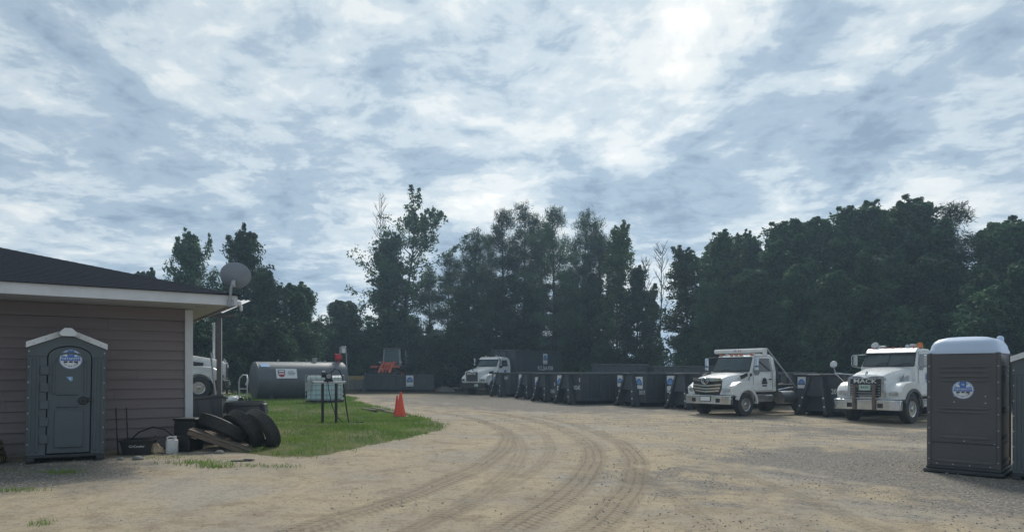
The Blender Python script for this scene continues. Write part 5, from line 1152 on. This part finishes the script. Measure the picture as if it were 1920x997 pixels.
    fr = MB().tube([(gl[0][0][0] + .0, -.95, z0 - .02)] + [(gl[1][0][0], -.885, z1 + .015)], .022, 6).tube([(gl[0][8][0], .95, z0 - .02), (gl[1][8][0], .885, z1 + .015)], .022, 6)
    fr.tube([(x + .005, y, z - .02) for x, y, z in gl[0]], .022, 6).tube([(x, y, z + .015) for x, y, z in gl[1]], .02, 6).build('gasket', BLACK, ws)
    if S.get('split'): MB().tube([(gl[0][4][0] + .004, 0, z0), (gl[1][4][0] + .004, 0, z1)], .014, 6).build('divider', BLACK, ws)
    for y in (-.45, .35): MB().tube([(gl[0][4][0] + .03, y, z0 - .02), (gl[0][4][0] - .02, y + .25, z0 + .1), (gl[0][4][0] - .04, y + .5, z0 + .07)], .012, 5).build('wiper', BLACK, ws)
    # doors, windows, mirrors
    for s in (-1, 1):
        yy = lambda z, d=.006: s * (ymax(z) + d)
        dx0, dx1 = c0 - .12, c0 - cl + .32
        dpoly = [(dx0, 1.05), (dx0 + .03, hr), (c0 - .38, wt + .02), (dx1, wt + .04), (dx1 - .02, hr), (dx1, 1.05)]
        dr = MB().add([(x, yy(z, .012), z) for x, z in dpoly] + [(x, yy(z, -.02), z) for x, z in dpoly], [tuple(range(6)), tuple(range(6, 12))] + [(i, (i + 1) % 6, 6 + (i + 1) % 6, 6 + i) for i in range(6)]).build('door', P, o)
        MB().tube([(x, yy(z, .012), z) for x, z in dpoly], .006, 5, closed=True).build('door_seam', BLACK, dr)
        wp = [(dx0 - .04, hr - .04), (dx0 - .02, hr + .08), (c0 - .42, wt - .06), (dx1 + .09, wt - .05), (dx1 + .07, hr + .02), (dx0 - .45, hr + .0), (dx0 - .3, hr - .14), (dx0 - .06, hr - .14)]
        MB().add([(x, yy(z, .02), z) for x, z in wp] + [(x, yy(z, -.01), z) for x, z in wp], [tuple(range(8)), tuple(range(8, 16))] + [(i, (i + 1) % 8, 8 + (i + 1) % 8, 8 + i) for i in range(8)]).build('door_window', GLASS, dr)
        MB().box((dx1 + .16, yy(1.6, .03), hr - .32), (.18, .035, .05), .012).build('door_handle', BLACK, dr)
        MB().tube([(dx1 - .1, yy(1.5, .05), 1.2), (dx1 - .1, yy(1.5, .09), 1.5), (dx1 - .1, yy(1.5, .05), hr + .1)], .018, 6).build('grab_rail', CHROME, o)
        S['mirror'](o, s, c0, hr, wt)
        MB().box((c0 - .75, s * .98, .72), (1.35, .28, .3), .05).build('step_box', ALU, o)
        for z in (.62, .86): MB().box((c0 - .55, s * 1.13, z), (.6, .06, .04), .01).build('step', ALU, o)
        logo = basis((c0 - .85, yy(1.45, .016), hr - .42), (-s, 0, 0), (0, 0, 1))
        d2 = flat('door_emblem', [[(.16 * math.cos(a), .0 + .17 * math.sin(a), 0) for a in np.linspace(0, math.pi, 12)], rect(-.19, -.1, .19, -.01, .0), rect(-.16, -.2, .16, -.14, 0)], S['emblem'], dr, logo)
    MB().box((c0 - .75, 0, 1.0), (1.5, 1.9, .1), .02).build('cab_floor', DKMETAL, o)
    # bumper
    b0, b1 = S['bump']; bw = S['bw']; prof = [(-.26, -bw), (-.08, -bw), (.0, -bw * .86), (.03, -bw * .4), (.035, 0), (.03, bw * .4), (.0, bw * .86), (-.08, bw), (-.26, bw)]
    bm_ = bevel(MB().prism(prof, b0, b1, 'z').build('bumper', S['bumper'], o, angle=25), .02, 2)
    for y in S['hooks']: MB().box((.028, y, (b0 + b1) / 2 - .02), (.02, .2, .17), .01).build('tow_opening', BLACK, bm_)
    S['front'](o, S)
    S['top'](o, S)
    S['bed'](o, S)
    return o

def mack_front(o, S):
    hf = S['hood_f']; g = [(-.56, 1.0), (.56, 1.0), (.56, hf - .17), (.46, hf - .09), (.2, hf - .09), (0, hf - .15), (-.2, hf - .09), (-.46, hf - .09), (-.56, hf - .17)]
    sur = MB().prism([(y * 1.2, 1.36 + (z - 1.36) * 1.13) for y, z in g], -.2, -.055, 'x').build('grille_surround', S['surround'], o)
    gr = MB().prism(g, -.1, -.04, 'x').build('grille', BLACK, o)
    for k in range(6): MB().box((-.03, 0, (1.05, 1.14, 1.23, 1.32, 1.43, 1.665)[k]), (.035, 1.08, .028), .01).build('grille_bar', CHROME, gr)
    text('maker_lettering', 'MACK', .21, REFL, gr, (-.018, 0, 1.56), (0, 1, 0), (0, 0, 1), sx=1.45, thick=.015)
    # bonnet ornament: a small upright wedge
    MB().loft([[(-.16, -.03, hf - .0), (-.06, -.025, hf - .02), (-.06, .025, hf - .02), (-.16, .03, hf - .0)], [(-.2, -.022, hf + .07), (-.08, -.02, hf + .06), (-.08, .02, hf + .06), (-.2, .022, hf + .07)], [(-.2, -.01, hf + .13), (-.14, -.01, hf + .14), (-.14, .01, hf + .14), (-.2, .01, hf + .13)]]).build('hood_ornament', CHROME, o)
    for s in (-1, 1): MB().prism([(-1.0, 1.72), (-1.45, 1.78), (-1.45, 1.56), (-1.05, 1.52)], s * (S['hw'][1] - .02), s * (S['hw'][1] + .03), 'y').build('side_vent', ALU if S['push'] else BLACK, o)
    if S['push']:
        pg = MB()
        for s in (-1, 1): MB().box((.075, s * .36, .98), (.07, .11, .94), .01).build('push_post', STEELB, o)
        MB().box((.07, 0, 1.385), (.06, .9, .08), .01).build('push_bar', STEELB, o)
        pl = MB().box((.115, .05, 1.33), (.012, .42, .21), .004).build('licence_plate', PLATE, o); text('plate_lettering', '4AW', .13, DECAL_K, pl, (.123, .05, 1.33), (0, 1, 0), (0, 0, 1))
        for s in (1, -1): text('unit_number', '4', .26, DECAL_K, o, (-1.0 if s > 0 else -1.0, s * (S['hw'][0] + .255), 1.72), (-s, 0, 0), (0, 0, 1))
        # round spotting mirror on a tripod, over the right-hand mudguard
        mm = MB().tube([(-.5, -.95, 1.45), (-.25, -1.25, 1.85), (-.2, -1.28, 2.1)], .014, 6).tube([(-.9, -.85, 1.8), (-.25, -1.25, 1.88)], .012, 6).build('mirror_tripod', CHROME, o); MB().lathe([(0, -.05), (.09, -.03), (.14, .01), (.145, .03), (.1, .055), (0, .065)], 20, M=Matrix.Translation((-.2, -1.28, 2.2)) @ Matrix.Rotation(R(70), 4, 'Y')).build('round_mirror', ALU, mm)
    else:
        pl = MB().box((.045, .5, .72), (.012, .36, .18), .004).build('licence_plate', PLATE, o)
def mack_top(o, S):
    c0, rt = S['cab'], S['roof']
    MB().prism([(c0 - .2, rt - .1), (c0 - .13, rt - .14), (c0 - .34, rt + .03), (c0 - .5, rt + .05)], -.92, .92, 'y').build('sun_visor', W_PAINT, o)
    for y in (-.75, -.28, 0, .28, .75): MB().cyl((c0 - .42, y, rt), (c0 - .4, y, rt + .09), .055, .03, n=12).build('marker_lamp', REDLENS if S['push'] else AMBER, o)
    for y, L in ((-.55, .5), (.5, .42)):
        MB().tube([(c0 - .9, y, rt + .1), (c0 - .55, y, rt + .1), (c0 - .45, y, rt + .11)], [.02, .03, .075], 12).box((c0 - .8, y, rt + .05), (.2, .08, .08), .02).build('air_horn', ALU, o)
    if S['push']:
        MB().lathe([(0, -.04), (.12, -.03), (.14, .0), (0, .02)], 18, M=Matrix.Translation((c0 - .45, -.72, rt + .19)) @ Matrix.Rotation(R(60), 4, 'Y')).box((c0 - .55, -.5, rt + .12), (.12, .34, .08), .03).build('work_lamp', ALU, o)
        MB().box((c0 - .7, .62, rt + .14), (.16, .22, .1), .02).build('lamp_bar', ALU, o); MB().cyl((c0 - .75, .84, rt + .05), (c0 - .75, .84, rt + .24), .1, .085, n=16).build('beacon', AMBER, o)
def mack_mirror(o, s, c0, hr, wt):
    a = (c0 - .25, s * .98, hr + .48); b = (c0 - .2, s * 1.0, hr - .08)
    mf = MB().tube([a, (c0 - .1, s * 1.42, hr + .46), (c0 - .08, s * 1.46, hr + .4), (c0 - .08, s * 1.46, hr + .05), (c0 - .1, s * 1.42, hr - .0), b], .016, 6).build('mirror_arm', CHROME, o)
    MB().box((c0 - .1, s * 1.32, hr + .22), (.07, .17, .42), .025).build('mirror_head', ALU, mf)
def hino_mirror(o, s, c0, hr, wt):
    mf = MB().tube([(c0 - .25, s * .98, wt), (c0 + .0, s * 1.25, wt - .02), (c0 + .02, s * 1.28, hr + .12), (c0 - .15, s * 1.04, hr - .02)], .018, 6).build('mirror_arm', BLACK, o)
    MB().box((c0 + .0, s * 1.29, hr + .42), (.09, .19, .36), .03).build('mirror_head', CHROME, mf); MB().box((c0 + .0, s * 1.29, hr + .13), (.09, .19, .16), .03).build('convex_mirror', CHROME, mf)
    MB().tube([(c0 + .25, s * 1.06, 1.5), (c0 + .22, s * 1.16, 1.68)], .014, 6).box((c0 + .22, s * 1.17, 1.72), (.06, .11, .14), .03).build('fender_mirror', BLACK, o)
def hino_front(o, S):
    hf = S['hood_f']; b1 = S['bump'][1]
    g = [(-.62, b1 + .03), (.62, b1 + .03), (.74, b1 + .3), (.7, hf - .08), (0, hf - .02), (-.7, hf - .08), (-.74, b1 + .3)]
    gr = MB().prism(g, -.16, -.06, 'x').build('grille', BLACK, o)
    for k, (z, w, t) in enumerate(((hf - .13, .72, .12), (hf - .33, .72, .07), (hf - .46, .68, .07), (hf - .57, .62, .06))):
        MB().loft([[(-.06, -w, z), (-.05, -w, z + t), (-.12, -w, z + t * .5)], [(.0, -w * .45, z - .03), (.0, -w * .45, z + t - .03), (-.12, -w * .45, z)], [(.03, 0, z - .05), (.03, 0, z + t - .05), (-.12, 0, z)], [(.0, w * .45, z - .03), (.0, w * .45, z + t - .03), (-.12, w * .45, z)], [(-.06, w, z), (-.05, w, z + t), (-.12, w, z + t * .5)]]).build('grille_bar', CHROME, gr)
    # oval badge: a ring round a pointed lozenge
    n = 28; rg = [(.065, .17 * math.cos(2 * math.pi * i / n), hf - .14 + .13 * math.sin(2 * math.pi * i / n)) for i in range(n)]
    bd = MB().cyl((.03, 0, hf - .14), (.055, 0, hf - .14), .15, n=28).build('badge', BLACK, o); MB().tube(rg, .02, 6, closed=True).tube([(.065, 0, hf - .26), (.065, -.1, hf - .14), (.065, 0, hf - .02), (.065, .1, hf - .14)], .018, 6, closed=True).build('badge_ring', CHROME, bd)
    MB().box((.05, .0, .72), (.012, .5, .17), .004).build('licence_plate', DECAL_W, o); MB().box((.04, .0, .72), (.012, .58, .22), .004).build('plate_recess', BLACK, o)
    for s in (-1, 1): MB().prism([(-.95, hf + .1), (-1.4, hf + .2), (-1.45, hf + .06), (-1.05, hf - .06)], s * (S['hw'][1] + .0), s * (S['hw'][1] + .05), 'y').build('side_vent', BLACK, o)
def hino_top(o, S):
    c0, rt = S['cab'], S['roof']
    for y in (-.8, -.25, 0, .25, .8): MB().box((c0 - .36, y, rt + .0), (.07, .17, .05), .015).build('marker_lamp', AMBER, o)
    # tarp roller housing across the cab roof and its swing arm
    th = MB().box((c0 - .6, 0, rt + .17), (.2, 2.66, .2), .05).box((c0 - .6, 1.26, rt + .1), (.22, .1, .34), .02).build('tarp_housing', W_PAINT, o)
    for s in (-1, 1): MB().box((c0 - .62, s * .7, rt + .05), (.1, .08, .1), .01).build('housing_foot', ALU, th)
    text('housing_lettering', 'US', .13, DECAL_B, th, (c0 - .497, -.16, rt + .18), (0, 1, 0), (0, 0, 1)); text('housing_lettering', 'fire', .12, DECAL_R, th, (c0 - .497, .08, rt + .18), (0, 1, 0), (0, 0, 1))
    MB().tube([(c0 - .62, 1.34, rt + .24), (c0 - 2.75, 1.34, 1.15)], .035, 8).build('tarp_arm', ALU, o)
def rolloff_bed(o, S):
    c0, cl = S['cab'], S['cab_len']; xb = c0 - cl
    for s in (-1, 1):
        MB().box(((xb - .3 - 8.6) / 2, s * .4, 1.16), (8.6 + xb - .3, .14, .22), .02).build('hoist_rail', DKMETAL, o)
        MB().tube([(xb - .8, s * .78, 1.0), (xb - 3.2, s * .78, 1.22)], [.09, .09], 12).build('hoist_cylinder', DKMETAL, o); MB().tube([(xb - .2, s * .78, 1.0), (xb - 1.4, s * .78, 1.13)], .045, 10).build('piston_rod', CHROME, o)
        MB().cyl((xb - .3, s * .95, .72), (xb - 1.4, s * .95, .72), .28, n=20).build('fuel_tank', ALU if s > 0 else DKMETAL, o)
        MB().prism([(S['rear'][-1] - .7, .75), (S['rear'][-1] - .7, 1.12), (S['rear'][0] + .7, 1.12), (S['rear'][0] + .7, .95), (S['rear'][0] + .62, 1.08), (S['rear'][-1] - .62, 1.08)], s * .62, s * 1.22, 'y').build('rear_mudguard', DKMETAL, o)
    MB().box((xb - .22, 0, 1.5), (.12, 1.9, 1.0), .02).build('headboard', DKMETAL, o)
    for y in (-.6, 0, .6): MB().box((xb - .3, y, 1.4), (.1, .1, .8), .02).build('headboard_post', DKMETAL, o)
    MB().box((-8.75, 0, .85), (.12, 2.2, .22), .02).build('rear_bumper', DKMETAL, o)
    MB().cyl((xb - .45, -.35, 1.3), (xb - .45, .35, 1.3), .16, n=18).build('winch_drum', DKMETAL, o)
MACK = dict(hood_f=1.8, hood_r=2.13, ws_top=2.66, roof=2.8, cab=-1.85, cab_len=1.6, axle=-1.2, wr=.54, hw=(.66, .9), wf=W_FRONT, wrr=W_REAR, rear=(-6.2, -7.55), guard=1.56, flare=BIN, bump=(.5, .88), bw=1.23, hooks=(-.56, .56), bumper=CHROME, surround=CHROME, push=True, split=True,
            lamp=([(-.3, .78, 1.0), (-.22, .78, 1.2), (-.3, 1.17, 1.19), (-.4, 1.17, 1.02)], [(-.2, .76, .99), (-.16, .76, 1.21), (-.26, 1.15, 1.2), (-.34, 1.15, 1.01)], (.86, 1.02), 1.1), emblem=DECAL_B, mirror=mack_mirror, front=mack_front, top=mack_top, bed=rolloff_bed)
MACK2 = dict(MACK, push=False, bumper=BLACK, surround=W_PAINT, flare=W_PAINT, mirror=hino_mirror)
HINO = dict(hood_f=1.6, hood_r=1.84, ws_top=2.47, roof=2.57, cab=-1.62, cab_len=1.72, axle=-1.12, wr=.49, hw=(.74, .95), wf=W_FRONT_S, wrr=W_REAR_S, rear=(-5.4,), guard=1.46, flare=W_PAINT, bump=(.5, .87), bw=1.17, hooks=(-.62, .62), bumper=CHROME, push=False, split=False,
            lamp=([(-.32, .74, .98), (-.26, .74, 1.14), (-.34, 1.17, 1.26), (-.5, 1.18, 1.02)], [(-.2, .72, .97), (-.17, .72, 1.13), (-.3, 1.15, 1.27), (-.44, 1.16, 1.01)], (.82, .98), 1.08), emblem=DECAL_K, mirror=hino_mirror, front=hino_front, top=hino_top, bed=rolloff_bed)
T1 = Vector((8.12, 27.7)); T2 = Vector((13.2, 24.75)); T3 = Vector((-3.0, 48.9))
lorry('roll_off_truck', 'white truck with chrome bumper and tarp arm, middle of the three trucks in the row', (T1.x, T1.y, gz(9.4, 28.3)), R(214), HINO)
lorry('roll_off_truck', 'white truck with lettered grille and steel push bars beside the domed toilet', (T2.x, T2.y, gz(14.3, 25.3)), R(216), MACK)
t3 = lorry('roll_off_truck', 'white truck with black bumper carrying a tall container at the far end', (T3.x, T3.y, gz(-2, 49)), R(233), MACK2)
lorry('roll_off_truck', 'white truck whose bonnet and wheel show past the house corner', (-15.2, 35.4, gz(-15.2, 35) + .02), R(19), MACK2).scale = (1.08, 1.08, 1.08)
h3 = Vector((math.cos(R(233)), math.sin(R(233)))); q3 = T3 - 3.85 * h3
dumpster((q3.x, q3.y, gz(-2, 49) + 1.275), R(233), 'tall dark container with phone number riding on the far white truck', L=6.6, h=2.15, decals=(), nose=True)
big = [o for o in bpy.data.objects if o.get('label', '').startswith('tall dark container with phone')][0]
logo_decal(big, (-4.05, 1.23, 1.5), (-1, 0, 0), (0, 0, 1), .62, .85, True)
MB().box((-4.0, 1.19, 1.1), (5.2, .05, 1.75)).build('side_sheet', DUMP, big)
text('phone_lettering', '912-264-9788', .5, DECAL_W, big, (-4.1, 1.222, .72), (-1, 0, 0), (0, 0, 1), sx=.8)

# ---------------------------------------------------------------- wheel loader
LOADER_GLASS = mat('cab_glass_sky_sheen', (.1, .15, .16), .06, c2=(.13, .18, .19), spec=1.0)  # front pane: reflected sky put into the lightened base colour
CAB_GREY = mat('pale_cab_paint', (.36, .42, .43), .5)
def build_loader():
    o = empty('wheel_loader', (-12.0, 60.6, gz(-12.2, 62.8)), R(258)); o.scale = (1.1, 1.1, 1.0); tag(o, 'orange wheel loader with dark cab parked behind the low container', 'loader')
    Wl = wheel_meshes(.74, .6, ORANGE)
    tr = MB()
    for k in range(22):
        for s in (-1, 1): tr.box((0, 0, 0), (.06, .3, .09), .0, M=Matrix.Rotation(2 * math.pi * (k + .25 * s) / 22, 4, 'Y') @ Matrix.Translation((.745, s * .15, 0)) @ Matrix.Rotation(s * .5, 4, 'X'))
    trm = tr.mesh('tread_lugs', RUBBER)
    for x in (-1.55, -4.4):
        for s in (-1, 1):
            M = Matrix.Translation((x, s * 1.0, .74)) @ (Matrix.Identity(4) if s > 0 else Matrix.Rotation(math.pi, 4, 'Z')); t = put('tyre', Wl[0], o, M=M); put('rim', Wl[1], t); put('tread_lugs', trm, t)['kind'] = 'stuff'
    MB().box((-1.7, 0, .95), (1.5, .8, .6), .06).build('front_frame', DKMETAL, o); MB().box((-4.2, 0, 1.0), (2.6, 1.0, .6), .06).build('rear_frame', DKMETAL, o)
    MB().prism([(-2.2, 1.1), (-1.3, 1.1), (-1.35, 1.7), (-1.9, 1.95), (-2.2, 1.9)], -.35, .35, 'y').build('boom_tower', ORANGE, o)
    for s in (-1, 1):
        MB().prism([(-2.0, 1.95), (-1.75, 2.02), (-.9, 1.35), (-.25, .5), (-.4, .36), (-1.1, 1.0), (-1.95, 1.7)], s * .38, s * .58, 'y').build('lift_arm', ORANGE, o)
        MB().tube([(-1.9, s * .3, 1.0), (-.95, s * .38, 1.12)], .07, 10).build('lift_cylinder', ORANGE, o)
        MB().box((-1.55, s * 1.0, 1.58), (1.5, .66, .05), .02).box((-.83, s * 1.0, 1.5), (.06, .66, .2), .02).build('mudguard', ORANGE, o)
        MB().box((-4.4, s * 1.0, 1.6), (1.6, .64, .06), .02).build('rear_mudguard', DKMETAL, o)
        MB().tube([(-2.1, s * .75, 1.6), (-2.0, s * .95, 1.9)], .03, 6).box((-2.0, s * .95, 1.95), (.12, .24, .12), .03).build('work_lamp', LENS, o)
        MB().tube([(-2.55, s * .72, 2.95), (-2.35, s * 1.12, 2.9), (-2.35, s * 1.12, 2.55)], .018, 6).box((-2.35, s * 1.12, 2.55), (.06, .2, .36), .02).build('mirror', BLACK, o)
    for y in (-.14, .14): MB().tube([(-1.9, y, 1.85), (-1.2, y, 1.55), (-.6, y, .95)], .07, 10).build('tilt_link', ORANGE, o)
    MB().box((-1.0, 0, 1.3), (.14, .96, .2), .03).build('cross_tube', ORANGE, o); MB().cyl((-.85, -.34, 1.2), (-.85, -.12, 1.2), .12, n=14).cyl((-.85, .12, 1.2), (-.85, .34, 1.2), .12, n=14).build('pivot_boss', ORANGE, o)
    # cab: posts, panes, roof
    z0, z1 = 1.55, 3.2; C = lambda x, y: ((x, y * .98, z0), (x - .03 if x > -3 else x, y * .86, z1))
    for x in (-2.35, -3.7):
        for s in (-1, 1): MB().tube(C(x, s * .8), .1, 6).build('cab_post', CAB_GREY, o)
    MB().loft([[(-2.32, -.76, z0), (-2.34, -.66, z1 - .05), (-2.3, -.66, z1 - .05), (-2.28, -.76, z0)], [(-2.32, .76, z0), (-2.34, .66, z1 - .05), (-2.3, .66, z1 - .05), (-2.28, .76, z0)]]).build('front_pane', LOADER_GLASS, o)
    for s in (-1, 1): MB().loft([[(-2.42, s * .77, z0), (-2.42, s * .68, z1 - .05), (-2.42, s * .7, z1 - .05), (-2.42, s * .79, z0)], [(-3.64, s * .77, z0), (-3.64, s * .68, z1 - .05), (-3.64, s * .7, z1 - .05), (-3.64, s * .79, z0)]]).build('side_pane', GLASS, o)
    MB().box((-3.68, 0, (z0 + z1) / 2), (.03, 1.4, z1 - z0 - .1)).build('rear_pane', GLASS, o)
    MB().box((-3.02, 0, z1 + .06), (1.65, 1.66, .14), .05).build('cab_roof', BIN, o); MB().box((-2.3, 0, z1 - .04), (.07, 1.5, .1), .02).box((-2.27, 0, z0 + .02), (.07, 1.6, .12), .02).build('front_frame_bar', CAB_GREY, o); MB().box((-3.0, 0, z0 - .08), (1.5, 1.6, .2), .03).build('cab_floor', DKMETAL, o)
    MB().box((-2.9, 0, 2.05), (.5, .6, .9), .1).build('seat', BLACK, o); MB().tube([(-2.5, 0, 1.6), (-2.6, 0, 2.15)], .03, 6).lathe([(.17, 0), (.2, .02), (.17, .04)], 16, M=Matrix.Translation((-2.6, 0, 2.15)) @ Matrix.Rotation(R(-30), 4, 'Y'), close=True).build('steering_wheel', BLACK, o)
    MB().prism([(-3.8, 1.3), (-3.8, 2.3), (-5.3, 2.12), (-5.6, 1.9), (-5.6, 1.2)], -.72, .72, 'y').build('engine_cover', ORANGE, o)
    MB().cyl((-4.4, .3, 2.2), (-4.4, .3, 2.75), .06, n=12).build('exhaust', DKMETAL, o)
    MB().prism([(-.35, .95), (-.3, .25), (-.1, .08), (.75, .06), (.75, .1), (0, .16), (-.2, .3), (-.25, .95)], -1.35, 1.35, 'y').build('bucket', DKMETAL, o)
    for s in (-1, 1): MB().prism([(-.3, .95), (-.3, .25), (-.1, .08), (.75, .08), (.1, .9)], s * 1.33, s * 1.38, 'y').build('bucket_side', DKMETAL, o)
build_loader()

# ---------------------------------------------------------------- haze volume, added to veil and lighten the distant trees
def build_haze():
    m = bpy.data.materials.new('haze_veil'); m.use_nodes = True; nt = m.node_tree; nt.nodes.remove(nt.nodes['Principled BSDF'])
    v = nt.nodes.new('ShaderNodeVolumePrincipled'); v.inputs['Color'].default_value = (.55, .78, 1, 1); v.inputs['Density'].default_value = HAZE; v.inputs['Anisotropy'].default_value = .35
    nt.links.new(v.outputs[0], nt.nodes['Material Output'].inputs['Volume'])
    o = MB().box((0, 720, 11.5), (2200, 1700, 27)).build('haze', m); tag(o, 'thin bluish haze added over the yard to lighten the trees', 'haze', kind='stuff')
HAZE = 0.0013
build_haze()
